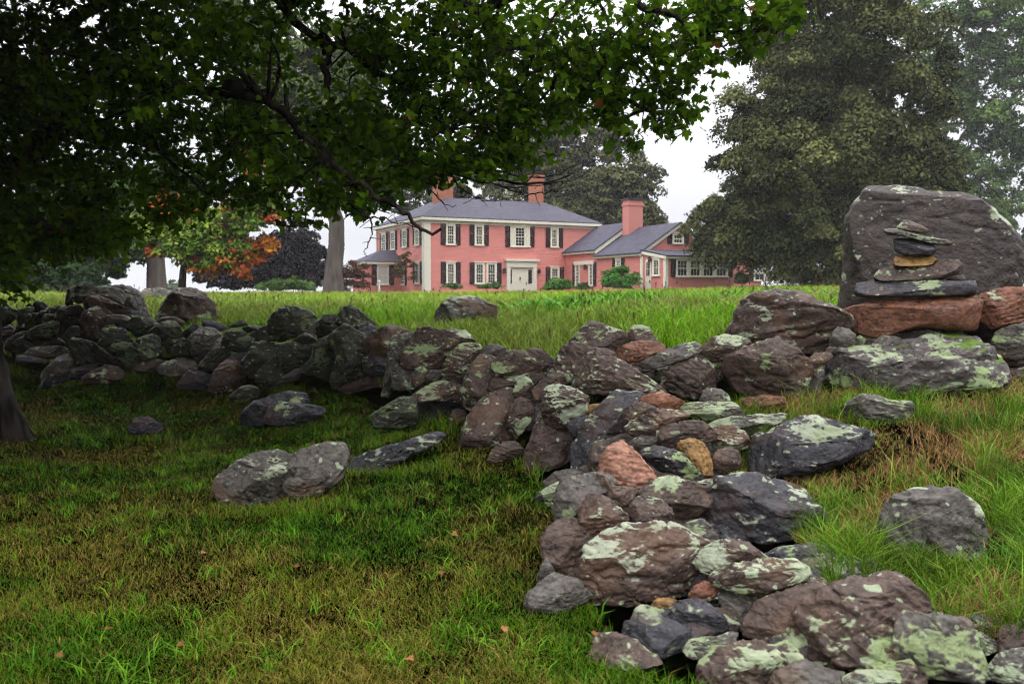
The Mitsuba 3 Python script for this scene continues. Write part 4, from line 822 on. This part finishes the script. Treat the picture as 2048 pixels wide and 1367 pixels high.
# ------------------------------------------------------------------ trees beyond
def foliage(lobes, D, n, leaf, c0, c1, seed, thick=.8, droop=.35, clump=None, fill=.25, per=150):
    """Leaves gathered in clumps through ellipsoidal lobes; (px, py, rx, ry) of each lobe are in photograph pixels at D metres."""
    rng = np.random.default_rng(seed)
    L = np.array(lobes, float)
    s = D / FPX
    cen = W(L[:, 0], L[:, 1], np.full(len(L), D))
    rx, rz = L[:, 2] * s, L[:, 3] * s
    ry = rx * thick
    cen[:, 1] += rng.uniform(-.4, .4, len(L)) * ry
    wgt = rx * rz; wgt /= wgt.sum()
    cl = clump or max(.35, .22 * rx.mean())
    nc = max(30, int(n / per))
    i = rng.choice(len(L), nc, p=wgt)
    dirs = rng.normal(size=(nc, 3)); dirs /= np.linalg.norm(dirs, axis=1, keepdims=True)
    rad = np.where(rng.uniform(0, 1, nc) < fill, rng.uniform(.2, .8, nc), rng.uniform(.70, 1.10, nc))
    cc = cen[i] + dirs * np.stack([rx[i], ry[i], rz[i]], -1) * rad[:, None]
    cs = cl * rng.uniform(.6, 1.4, nc)
    ctone = rng.uniform(.6, 1.4, nc); cmix = rng.uniform(0, 1, nc)
    j = rng.integers(0, nc, n)
    off = rng.normal(size=(n, 3)); off /= np.linalg.norm(off, axis=1, keepdims=True)
    off[:, 2] = np.abs(off[:, 2]) - .25
    od = off * rng.uniform(.45, 1.0, n)[:, None] ** .6 * [1, 1, .62]
    od[:, 2] -= droop * (od[:, 0] ** 2 + od[:, 1] ** 2)
    od += rng.normal(size=(n, 3)) * .10
    p = cc[j] + od * cs[j][:, None]
    # leaf faces, more or less lying, tipped outwards
    nrm = rng.normal(size=(n, 3)) * .55 + off * .7 + [0, 0, .55]; nrm /= np.linalg.norm(nrm, axis=1, keepdims=True)
    t = np.cross(nrm, rng.normal(size=(n, 3))); t /= np.linalg.norm(t, axis=1, keepdims=True)
    b = np.cross(nrm, t)
    sz = leaf * rng.uniform(.6, 1.4, n)[:, None]
    v = np.stack([p - t * sz, p + b * sz * .58, p + t * sz, p - b * sz * .58], 1).reshape(-1, 3)
    k = np.arange(n)[:, None] * 4
    f = np.concatenate([k + [0, 1, 2], k + [0, 2, 3]], 1).reshape(-1, 3)
    c = lerp(np.array(c0), np.array(c1), np.clip(cmix[j] + rng.normal(size=n) * .12, 0, 1)) * (ctone[j] * rng.uniform(.88, 1.12, n))[:, None]
    return (v, f), np.clip(np.repeat(c, 4, 0), 0, 1), cen

def tree(key, trunk, lobes, D, n, leaf, c0, c1, seed, label, cat='tree', bark_='mat_far_bark', r=.3, group=None, limbs=True, crowns=(), **kw):
    k, i = key, 0
    while k in labels: i += 1; k = f'{key}_{i:03d}'
    say(k, label, cat, group)
    m, c, cen = foliage(lobes, D, n, leaf, c0, c1, seed, **kw)
    add(k + '__crown', m, 'mat_foliage', color=c)
    for q in crowns:
        m2, c2, _ = foliage(q[0], D, q[1], leaf, q[2], q[3], seed + 50, **kw)
        add(k + '__crown', m2, 'mat_foliage', color=c2, label=q[4])
    if trunk:
        pts = np.array([W(a, b, D) for a, b in trunk])
        pts[0, 2] = ground(*pts[0, :2][:, None])[0] - .1
        cv = curve(pts, 10)
        rad = r * np.linspace(1, .45, 10); rad[0] *= 1.25
        add(k + '__trunk', tube(cv, rad, 12), bark_, smooth=True)
        if limbs:
            rng = np.random.default_rng(seed)
            for c_ in cen[np.argsort(-np.array(lobes)[:, 2])][:12]:
                j = rng.integers(4, 10)
                a = cv[j]
                mid = (a + c_) / 2 + [0, 0, .15 * np.linalg.norm(c_ - a)]
                add(k + '__limb', tube(curve([a, mid, c_], 8), np.linspace(rad[j] * .6, rad[j] * .1, 8), 7), bark_, smooth=True)
    return k

DK = (.045, .058, .022)
tree('linden_tree', [(1705, 572), (1700, 470), (1680, 300), (1665, 100)], [(1650, -30, 130, 100), (1690, 110, 165, 130), (1565, 110, 70, 80), (1575, 200, 110, 95), (1700, 240, 180, 120), (1620, 310, 190, 110), (1510, 370, 110, 80), (1740, 380, 150, 110), (1460, 440, 85, 65), (1620, 430, 190, 90), (1480, 468, 85, 48), (1415, 478, 50, 40), (1530, 488, 80, 40), (1650, 505, 110, 42), (1650, 545, 90, 24), (1580, 542, 40, 18), (1760, 480, 100, 60), (1840, 330, 55, 90), (1850, 430, 50, 60)],
     57, 330000, .12, (.030, .040, .016), (.150, .158, .055), 31, 'great dense olive-green linden hiding the right end of the farmhouse', r=.55, clump=1.15, droop=.6, fill=.38, per=560)
tree('tall_tree', [(1890, 600), (1880, 400), (1870, 250), (1900, 60)], [(1960, 30, 120, 80), (1890, 130, 80, 90), (2010, 170, 110, 100), (1930, 260, 90, 80), (2040, 300, 90, 110), (1960, 390, 110, 70), (2080, 60, 70, 90), (1850, 40, 60, 70), (2030, 440, 80, 50), (1900, 350, 70, 60)],
     118, 70000, .25, (.045, .10, .025), (.15, .23, .05), 32, 'tall airy light green tree fading in the mist behind the standing stone', r=.6, fill=.4, clump=1.5)
tree('tall_tree', [(1115, 600), (1110, 450), (1100, 330)], [(1100, 270, 95, 70), (1170, 290, 80, 70), (1060, 340, 80, 60), (1130, 370, 110, 60), (1030, 390, 60, 40), (1190, 360, 70, 60)],
     96, 42000, .2, (.06, .07, .035), (.14, .14, .06), 33, 'dark misty tree rising behind the right chimney of the farmhouse', r=.4, clump=1.1)
tree('tall_tree', [(1255, 600), (1250, 480), (1255, 400)], [(1270, 350, 50, 42), (1220, 380, 60, 50), (1285, 410, 42, 45), (1190, 420, 70, 45), (1240, 440, 85, 40), (1130, 430, 70, 35)],
     92, 32000, .2, (.055, .068, .03), (.145, .15, .06), 34, 'rounded dark green tree behind the tall wing chimney', r=.4, clump=1.0)
tree('tall_tree', [(905, 600), (905, 470), (910, 390)], [(930, 370, 60, 40), (860, 390, 50, 35), (790, 385, 50, 40), (900, 340, 70, 40), (740, 350, 60, 45)], 100, 26000, .2, (.06, .075, .04), (.12, .14, .07), 35, 'misty tree behind the left chimney of the farmhouse', r=.35)
tree('shade_tree', [(667, 580), (672, 500), (668, 420), (650, 380), (640, 300), (620, 150)], [(560, 110, 100, 75), (640, 190, 100, 70), (520, 200, 90, 70), (700, 280, 110, 70), (600, 300, 110, 60), (480, 40, 90, 70), (700, 120, 90, 80), (760, 340, 80, 40)],
     63, 60000, .17, (.07, .10, .03), (.17, .22, .07), 36, 'tall shade tree with a bare grey trunk at the left end of the house', r=.66, bark_='mat_far_bark', fill=.4, clump=.9)
tree('shade_tree', [(316, 585), (312, 520), (312, 470), (305, 400)], [(300, 400, 110, 60), (190, 440, 80, 50), (235, 510, 65, 30), (330, 360, 90, 50), (250, 470, 75, 40), (150, 380, 100, 60), (210, 530, 40, 20)],
     52, 50000, .16, (.05, .085, .03), (.12, .19, .06), 37, 'broad tree with the thickest pale trunk behind the shaded wall', r=.62, bark_='mat_far_bark')
tree('young_maple', [(364, 585), (366, 545), (372, 500), (385, 440)], [(385, 490, 55, 40), (340, 465, 50, 40), (430, 460, 55, 45), (420, 505, 60, 35), (470, 500, 45, 30), (500, 420, 40, 45), (300, 460, 45, 35), (530, 390, 30, 35)], 43, 34000, .10, (.07, .17, .02), (.26, .33, .05), 38,
     'young maple turning from green to red beside the dark shrub', r=.2, bark_='mat_bark', droop=.3, clump=.36, per=55, fill=.5, crowns=[([(460, 525, 60, 24), (505, 500, 42, 26), (525, 405, 24, 36), (500, 345, 22, 26), (330, 410, 34, 30), (540, 440, 26, 22), (410, 530, 30, 20), (330, 500, 30, 14), (360, 420, 40, 30), (545, 495, 18, 14), (495, 545, 26, 10), (440, 470, 50, 40), (470, 420, 40, 40), (510, 320, 20, 20)], 9500, (.34, .038, .02), (.42, .20, .035), 'branches turned red and orange')])
tree('copper_beech', None, [(560, 518, 75, 40), (500, 535, 100, 38), (605, 490, 26, 48), (618, 535, 45, 36), (460, 550, 80, 24), (545, 495, 40, 26), (585, 480, 16, 20)], 76, 34000, .17, (.022, .018, .024), (.055, .045, .055), 39, 'dark purple copper beech between the young maple and the bare trunk', clump=.8)
tree('dark_evergreen', [(20, 590), (25, 500), (30, 420)], [(40, 500, 110, 60), (-60, 460, 120, 90), (110, 540, 70, 36), (170, 555, 45, 22), (20, 555, 100, 30), (90, 470, 70, 50), (40, 580, 130, 26), (130, 575, 80, 20)], 46, 40000, .14, (.02, .04, .014), (.05, .085, .03), 40, 'dark green trees crowding beyond the left end of the wall', r=.3, clump=.7)
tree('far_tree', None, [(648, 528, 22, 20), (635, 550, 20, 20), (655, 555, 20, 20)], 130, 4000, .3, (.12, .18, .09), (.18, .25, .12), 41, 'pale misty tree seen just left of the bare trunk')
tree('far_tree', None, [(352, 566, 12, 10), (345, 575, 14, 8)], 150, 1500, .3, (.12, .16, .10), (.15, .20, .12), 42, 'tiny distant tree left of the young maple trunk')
def bush(key, lobes, D, n, leaf, c0, c1, seed, label, cat='shrub', **kw):
    m, c, _ = foliage(lobes, D, n, leaf, c0, c1, seed, droop=.1, **kw)
    add(key, m, 'mat_foliage', color=c, label=label, cat=cat)
bush('clipped_bush', [(1240, 553, 30, 19), (1225, 562, 20, 14), (1256, 562, 18, 14)], 62, 12000, .07, (.04, .13, .02), (.09, .24, .04), 51, 'round clipped green bush against the low pink wing', clump=.35, fill=.1)
bush('low_bush', [(1115, 569, 24, 9), (1098, 572, 14, 7), (1130, 571, 12, 7)], 66, 5000, .08, (.045, .12, .02), (.10, .2, .04), 52, 'low green bush under the last front window', clump=.35)
bush('low_bush', [(575, 568, 34, 11), (550, 573, 26, 8), (605, 574, 28, 7)], 60, 6000, .09, (.06, .12, .03), (.12, .2, .05), 53, 'low green shrub in front of the copper beech', clump=.4)
bush('brown_shrub', [(700, 548, 22, 30), (690, 560, 14, 20), (720, 552, 16, 26)], 66, 7000, .08, (.09, .045, .035), (.19, .10, .06), 54, 'brown withered shrub at the left corner of the small porch', clump=.45)
bush('climbing_vine', [(812, 528, 7, 24), (796, 540, 8, 26), (826, 545, 7, 22)], 69.5, 2600, .07, (.10, .045, .03), (.14, .12, .04), 55, 'thin reddish vine climbing the side wall of the house', cat='vine', clump=.3)
bush('low_bush', [(1482, 556, 10, 10)], 60, 900, .1, (.08, .16, .04), (.14, .22, .06), 56, 'small leafy bush before the far right end of the house', clump=.3)
bush('low_bush', [(985, 572, 26, 4), (905, 572, 16, 4), (1165, 573, 12, 5)], 67, 2500, .09, (.05, .11, .03), (.11, .18, .05), 57, 'thin strip of low plants along the front foundation', clump=.3)

q = W(758, 575, 66)
pz = float(ground(q[:1], q[1:2])[0])
add('garden_post', join([tube([[q[0], q[1], pz - .1], [q[0], q[1], .98]], [.10, .085], 4), tube([[q[0], q[1], .96], [q[0], q[1], 1.02], [q[0], q[1], 1.12]], [.15, .15, .02], 4)]), 'mat_trim', label='short white garden post before the small porch window', cat='post')

# ------------------------------------------------------------------ the maple overhead
MK = 'maple_tree'
say(MK, 'big spreading maple whose dark leafy boughs hang over the lawn', 'tree')
def lt(a): return [W(*q) for q in a]
tb = W(-92, 880, 9.6); tb[2] = ground(tb[:1], tb[1:2])[0] - .1
tv, tf = tube(curve([tb, tb + [-.02, .0, 1.2], tb + [-.1, .1, 3.0], tb + [-.05, .2, 5.5], tb + [.2, .1, 8.5]], 120), np.r_[np.linspace(.70, .50, 16), np.linspace(.5, .42, 44), np.linspace(.42, .16, 60)], 96)
ax = np.repeat(tv.reshape(120, 96, 3).mean(1), 96, 0)
rd = tv - ax; rd /= np.linalg.norm(rd, axis=1, keepdims=True)
an = np.arctan2(rd[:, 1], rd[:, 0])
fl = np.clip(1 - (tv[:, 2] - tb[2]) / 1.1, 0, 1) ** 2
tv = tv + rd * (.05 * (np.abs(meshkit.fbm(np.stack([np.cos(an) * 6, np.sin(an) * 6, tv[:, 2] * 1.3], -1), 3) - .5) * 4 - .4) + fl * .22 * np.sin(an * 5 + 1))[:, None]
add(MK + '__trunk', (tv, tf), 'mat_bark', smooth=True)
top = tb + [-.08, .1, 3.1]
LIMBS = [  # px, py, d ; radius start, end
 ([(-60, 380, 9.5), (60, 300, 9.2), (150, 200, 8.8), (230, 146, 8.5), (330, 170, 8.3), (450, 188, 8.1), (530, 200, 8.0), (590, 245, 7.9), (650, 300, 7.8)], .115, .022),
 ([(450, 188, 8.1), (510, 180, 8.4), (555, 215, 8.6), (640, 260, 8.8), (740, 300, 9.0)], .055, .02),
 ([(-60, 330, 9.7), (100, 80, 9.5), (300, -30, 9.0), (560, 0, 8.6), (640, 70, 8.4), (740, 125, 8.2), (830, 205, 8.0), (900, 260, 7.9)], .09, .02),
 ([(640, 70, 8.4), (655, 120, 8.2), (655, 190, 8.1), (680, 250, 8.0)], .05, .018),
 ([(560, 0, 8.6), (760, -40, 8.3), (960, 20, 8.0), (1040, 90, 7.8), (1120, 130, 7.7), (1240, 190, 7.6), (1330, 230, 7.5)], .08, .015),
 ([(960, 20, 8.0), (1130, -20, 7.6), (1290, 10, 7.2), (1420, 60, 7.0), (1500, 70, 6.9)], .05, .012),
 ([(650, 300, 7.8), (720, 370, 7.6), (790, 412, 7.5), (828, 443, 7.4), (855, 465, 7.4), (882, 458, 7.35)], .035, .012),
 ([(740, 300, 9.0), (860, 330, 8.6), (960, 350, 8.3), (1050, 365, 8.1), (1140, 350, 8.0)], .03, .006),
 ([(60, 300, 9.2), (220, 260, 9.6), (380, 330, 9.9), (520, 400, 10.2)], .09, .02),
 ([(-60, 400, 9.4), (60, 440, 8.6), (150, 460, 8.2)], .07, .015),
 ([(240, 148, 8.5), (265, 220, 8.6), (330, 310, 8.7), (400, 380, 8.8)], .04, .012),
]
LP_, LR_ = [], []
for q, r0, r1 in LIMBS:
    cv = curve(lt(q), 22)
    rng = np.random.default_rng(len(LP_) + 3)
    cv[1:-1] += rng.normal(size=(20, 3)) * min(.03, r0 * .4)
    add(MK + '__limb', tube(cv, np.linspace(r0, r1, 22), 9), 'mat_bark', smooth=True)
    LP_.append(cv); LR_.append(np.linspace(r0, r1, 22))
LP_, LR_ = np.vstack(LP_), np.hstack(LR_)
# lobes of the crown: px, py, depth, radii in metres (across, deep, high)
LOBES = [(40, 120, 9.0, 1.0, 1.2, .7), (180, 40, 8.6, 1.0, 1.2, .55), (330, 60, 8.2, .9, 1.2, .6), (60, 260, 9.4, 1.0, 1.2, .7), (200, 240, 9.2, 1.0, 1.2, .6), (340, 240, 8.8, .9, 1.1, .55), (470, 110, 8.4, .7, 1.0, .5), (450, 270, 8.6, .8, 1.0, .5),
         (80, 400, 9.0, .9, 1.0, .6), (230, 390, 9.3, .9, 1.0, .55), (380, 370, 9.2, .8, 1.0, .45), (60, 470, 8.4, .8, .8, .36), (170, 465, 8.8, .7, .8, .34), (520, 360, 9.4, .7, .9, .45), (560, 260, 8.6, .7, .9, .45), (640, 330, 8.2, .7, .8, .4), (570, 420, 8.8, .45, .6, .28), (660, 390, 8.0, .5, .6, .25), (740, 380, 7.8, .42, .6, .25),
         (700, 60, 8.4, .6, .8, .5), (760, 180, 8.2, .7, .9, .5), (860, 90, 8.0, .75, 1.0, .5), (700, 260, 8.4, .7, .9, .45), (830, 270, 8.1, .7, .9, .45), (930, 200, 8.0, .7, .9, .5), (960, 60, 8.0, .7, .9, .5), (830, 340, 8.2, .45, .6, .25), (930, 310, 7.9, .6, .7, .25), (1030, 300, 7.9, .45, .6, .25), (1000, 230, 7.9, .5, .6, .3),
         (1060, 120, 7.8, .6, .8, .5), (1060, 210, 7.8, .45, .6, .28), (1150, 60, 7.6, .65, .8, .5), (1170, 180, 7.6, .45, .6, .32), (1240, 120, 7.5, .5, .7, .4), (1230, 215, 7.5, .34, .4, .26), (1250, 268, 7.4, .16, .2, .2), (1310, 170, 7.4, .34, .4, .25), (1335, 235, 7.4, .15, .2, .22), (1375, 210, 7.4, .14, .2, .12), (1310, 50, 7.2, .6, .7, .4), (1400, 90, 7.0, .4, .5, .3), (1430, 20, 7.0, .5, .6, .3), (1490, 90, 6.9, .26, .3, .24), (1530, 30, 6.9, .3, .4, .24), (1585, 10, 6.8, .18, .3, .16),
         (600, 0, 8.6, .3, .5, .15), (545, 40, 8.8, .3, .5, .25), (-60, 330, 9.6, 1.0, 1.2, .9), (-80, 500, 9.0, 1.0, 1.0, .6), (110, 170, 7.6, .7, .7, .5), (300, 150, 7.4, .6, .6, .35), (440, 40, 7.2, .6, .6, .3), (720, 330, 9.2, .8, .8, .4)]
LEAF2 = np.array([(0, 0), (.16, .05), (.40, -.02), (.34, .16), (.56, .34), (.40, .38), (.42, .58), (.20, .56), (.17, .78), (0, 1.0)])
LEAF2 = np.vstack([LEAF2, LEAF2[1:-1][::-1] * [-1, 1]])
def leaves(p, axis, nrm, size, color, fold=.18):
    n = len(p)
    axis = axis / np.linalg.norm(axis, axis=1, keepdims=True)
    side = np.cross(axis, nrm); side /= np.linalg.norm(side, axis=1, keepdims=True) + 1e-9
    nn = np.cross(side, axis)
    pts = np.vstack([[0, .42], LEAF2]); zz = np.abs(pts[:, 0]) * fold - .12 * pts[:, 1] ** 2
    v = p[:, None] + size[:, None, None] * (pts[None, :, :1] * side[:, None] + pts[None, :, 1:] * axis[:, None] + zz[None, :, None] * nn[:, None])
    m = len(LEAF2)
    tri = np.array([[0, 1 + i, 1 + (i + 1) % m] for i in range(m)])
    f = (np.arange(n)[:, None, None] * (m + 1) + tri[None]).reshape(-1, 3)
    return (v.reshape(-1, 3), f), np.repeat(color, m + 1, 0)
def sprays(lobes, per_m2, leaf, seed, colors, k=9):
    rng = np.random.default_rng(seed)
    base, tips = [], []
    for c_, rx, ry, rz in lobes:
        n = max(5, int(per_m2 * (rx * ry + rx * rz + ry * rz) * (.68 if -2.9 < c_[0] < -1.3 and per_m2 > 20 else 1)))
        d_ = rng.normal(size=(n, 3)); d_ /= np.linalg.norm(d_, axis=1, keepdims=True)
        rad = rng.uniform(.15, 1.0, n) ** .5
        t = c_ + d_ * np.array([rx, ry, rz]) * rad[:, None]
        base.append(t - (d_ * [1, 1, .5] + [0, 0, .15]) * rng.uniform(.2, .45, n)[:, None]); tips.append(t)
    base, tips = np.vstack(base), np.vstack(tips)
    n = len(tips)
    s = rng.uniform(.1, 1.1, (n, k))
    p = base[:, None] + (tips - base)[:, None] * s[..., None] + rng.normal(size=(n, k, 3)) * .06
    p = p.reshape(-1, 3)
    dirs = np.repeat(tips - base, k, 0); dirs /= np.linalg.norm(dirs, axis=1, keepdims=True) + 1e-9
    axis = dirs * .5 + rng.normal(size=p.shape) * .55 + [0, 0, -.55]
    nrm = rng.normal(size=p.shape) * .55 + [0, 0, 1.0]
    size = leaf * rng.uniform(.65, 1.3, len(p))
    tone = np.repeat(rng.uniform(.7, 1.3, n), k)
    c = lerp(np.array(colors[0]), np.array(colors[1]), rng.uniform(0, 1, len(p))) * (tone * rng.uniform(.8, 1.2, len(p)))[:, None]
    odd = rng.uniform(0, 1, len(p)) < .005
    c[odd] = np.array([.30, .12, .03]) * rng.uniform(.6, 1.2, odd.sum())[:, None]
    return p, axis, nrm, size, np.clip(c, 0, 1), base, tips
lob = [(W(a, b, d), rx, ry, rz) for a, b, d, rx, ry, rz in LOBES]
p, axis, nrm, size, c, base, tips = sprays(lob, 36, .076, 61, ((.024, .064, .004), (.112, .205, .008)), k=13)
m, cc = leaves(p, axis, nrm, size, c)
print('maple leaves', len(p))
k = add(MK + '__crown', m, 'mat_leaf', color=cc)
# twigs that carry the sprays
keep = np.random.default_rng(1).uniform(0, 1, len(base)) < .6
tw = []
for a, b in zip(base[keep], tips[keep]):
    tw.append(tube([a, (a + b) / 2 + [0, 0, .02], b], [.006, .004, .002], 4))
# boughs from the limbs to every lobe
for c_, rx, ry, rz in lob:
    j = np.argmin(np.linalg.norm(LP_ - c_, axis=1))
    a = LP_[j]
    for q in range(3):
        rr = np.random.default_rng(int(abs(c_[0]) * 1000) + q)
        e = c_ + rr.uniform(-.8, .8, 3) * [rx, ry, rz]
        tw.append(tube(curve([a, (a + e) / 2 + rr.normal(size=3) * .08 + [0, 0, .06], e], 7), np.linspace(min(.022, LR_[j] * .6), .004, 7), 5))
rr = np.random.default_rng(77)
# bare twigs with stubby spurs over the roof
for q in ([(725, 425, 7.6), (745, 460, 7.5), (735, 490, 7.45), (728, 500, 7.4), (737, 513, 7.4)], [(700, 405, 7.7), (770, 440, 7.5), (810, 447, 7.45), (850, 462, 7.4)], [(850, 352, 7.9), (880, 400, 7.8), (905, 415, 7.75)], [(880, 330, 7.9), (1000, 372, 7.8), (1090, 370, 7.75), (1170, 345, 7.7)], [(930, 330, 7.9), (1030, 350, 7.8), (1110, 352, 7.75), (1150, 330, 7.7)],
          [(900, 345, 7.9), (960, 398, 7.8), (1010, 400, 7.8)], [(1000, 372, 7.8), (1060, 388, 7.8), (1130, 372, 7.7)], [(560, 450, 7.8), (590, 452, 7.8), (625, 450, 7.8)], [(640, 360, 7.9), (600, 400, 7.8), (555, 380, 7.8)]):
    cv = curve(lt(q), 14) + rr.normal(size=(14, 3)) * .008
    tw.append(tube(cv, np.linspace(.009, .003, 14), 5))
    for i in range(3, 14, 2):
        e = cv[i] + rr.normal(size=3) * .06
        tw.append(tube([cv[i], (cv[i] + e) / 2 + rr.normal(size=3) * .01, e], [.004, .003, .0025], 4))
k = add(MK + '__twigs', join(tw), 'mat_bark'); say(k, kind='stuff')
# the rest of the crown, above and to the left of what the picture shows
rr = np.random.default_rng(9)
hi = []
for i in range(260):
    a, q = rr.uniform(0, 2 * math.pi), math.sqrt(rr.uniform(0, 1))
    x_, y_ = tb[0] - 1.2 + 7.2 * q * math.cos(a), tb[1] + 6.6 * q * math.sin(a)
    z_ = 1.9 + 6.5 * rr.uniform(0, 1) * (1 - .75 * q * q)
    lim = y_ * math.tan(math.radians(18.7)) + .75 if y_ > 0 else 1.9
    hi.append((np.array([x_, y_, max(z_, lim)]), rr.uniform(.8, 1.4), rr.uniform(.8, 1.4), .5))
for i in range(100):       # the low skirt of boughs left of the frame
    y_ = rr.uniform(4.5, 16); x_ = -(y_ * .62 + rr.uniform(.8, 4.5))
    hi.append((np.array([x_, y_, rr.uniform(.2, 3.4)]), 1.0, 1.0, .6))
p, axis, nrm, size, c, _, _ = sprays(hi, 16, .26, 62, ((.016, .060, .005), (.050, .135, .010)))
n = len(p)
axis /= np.linalg.norm(axis, axis=1, keepdims=True)
side = np.cross(axis, nrm); side /= np.linalg.norm(side, axis=1, keepdims=True)
v = np.stack([p, p + axis * size[:, None] * .5 + side * size[:, None] * .42, p + axis * size[:, None], p + axis * size[:, None] * .5 - side * size[:, None] * .42], 1).reshape(-1, 3)
kk = np.arange(n)[:, None] * 4
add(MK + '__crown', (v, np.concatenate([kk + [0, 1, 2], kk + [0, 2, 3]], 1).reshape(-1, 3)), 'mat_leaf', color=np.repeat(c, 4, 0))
print('upper leaves', n)

# ------------------------------------------------------------------ fallen leaves on the lawn
rr = np.random.default_rng(15)
FL = [(430, 1003, 'at the lower left edge of the split boulder'), (1020, 985, 'nearest the foot of the tumbled wall, level with the pink block'), (1005, 1282, 'on the lawn left of the bottom wall stones'), (905, 1080, 'alone in the grass below the long leaning slab'), (590, 1148, 'in the middle of the lawn, left of a second one'), (660, 1152, 'in the middle of the lawn, right of a second one'),
      (1185, 1290, 'tucked against the purple stone at the bottom of the wall'), (640, 1345, 'at the bottom edge of the lawn, the brightest there'), (815, 1338, 'at the bottom edge of the lawn towards the wall'), (210, 1280, 'low on the far left part of the lawn'), (118, 1338, 'in the lower left corner of the lawn'), (355, 1310, 'low on the lawn right of the corner leaf'), (410, 1120, 'on the brown patch below the split boulder'), (880, 1160, 'halfway between the split boulder and the bottom wall stones')]
for px_, py_, where in FL:
    d_ = 9.0
    for _ in range(30):
        q = W(px_, py_, d_); g = ground(q[:1], q[1:2])[0]
        d_ = d_ * g / q[2]
    q = W(px_, py_, d_) + [0, 0, .055]
    m, c_ = leaves(q[None], rr.normal(size=(1, 3)) * [1, 1, .2], np.array([[rr.normal() * .3, -.4, 1]]), np.array([rr.uniform(.03, .05)]), np.array([[.24, .10, .035]]) * rr.uniform(.5, 1.2))
    add('fallen_leaf', m, 'mat_grass', color=np.clip(c_, 0, 1), label='small orange fallen leaf ' + where, cat='leaf', group='fallen leaves on the lawn')

# ------------------------------------------------------------------ the mist
if HAZE:
    scene['mist'] = {'type': 'homogeneous', 'albedo': {'type': 'rgb', 'value': [.95, .955, .96]}, 'sigma_t': {'type': 'rgb', 'value': [HAZE] * 3}}
    zt = max(float(meshkit.WRITTEN[d['filename']][0][:, 2].max()) for d in scene.values() if d.get('type') == 'ply') + 1.5
    zb = float(gv[:, 2].min()) - 1.0
    scene['haze'] = {'type': 'cube', 'to_world': T4().translate([0, 0, (zt + zb) / 2]).scale([1700, 1700, (zt - zb) / 2]), 'bsdf': {'type': 'null'}, 'interior': {'type': 'ref', 'id': 'mist'}}
    scene['camera']['medium'] = {'type': 'ref', 'id': 'mist'}
    say('haze', 'thin pale rain mist lying over the hilltop', kind='stuff')
print('triangles', sum(len(meshkit.WRITTEN[d['filename']][1]) for d in scene.values() if d.get('type') == 'ply'), 'stones', nstone[0])
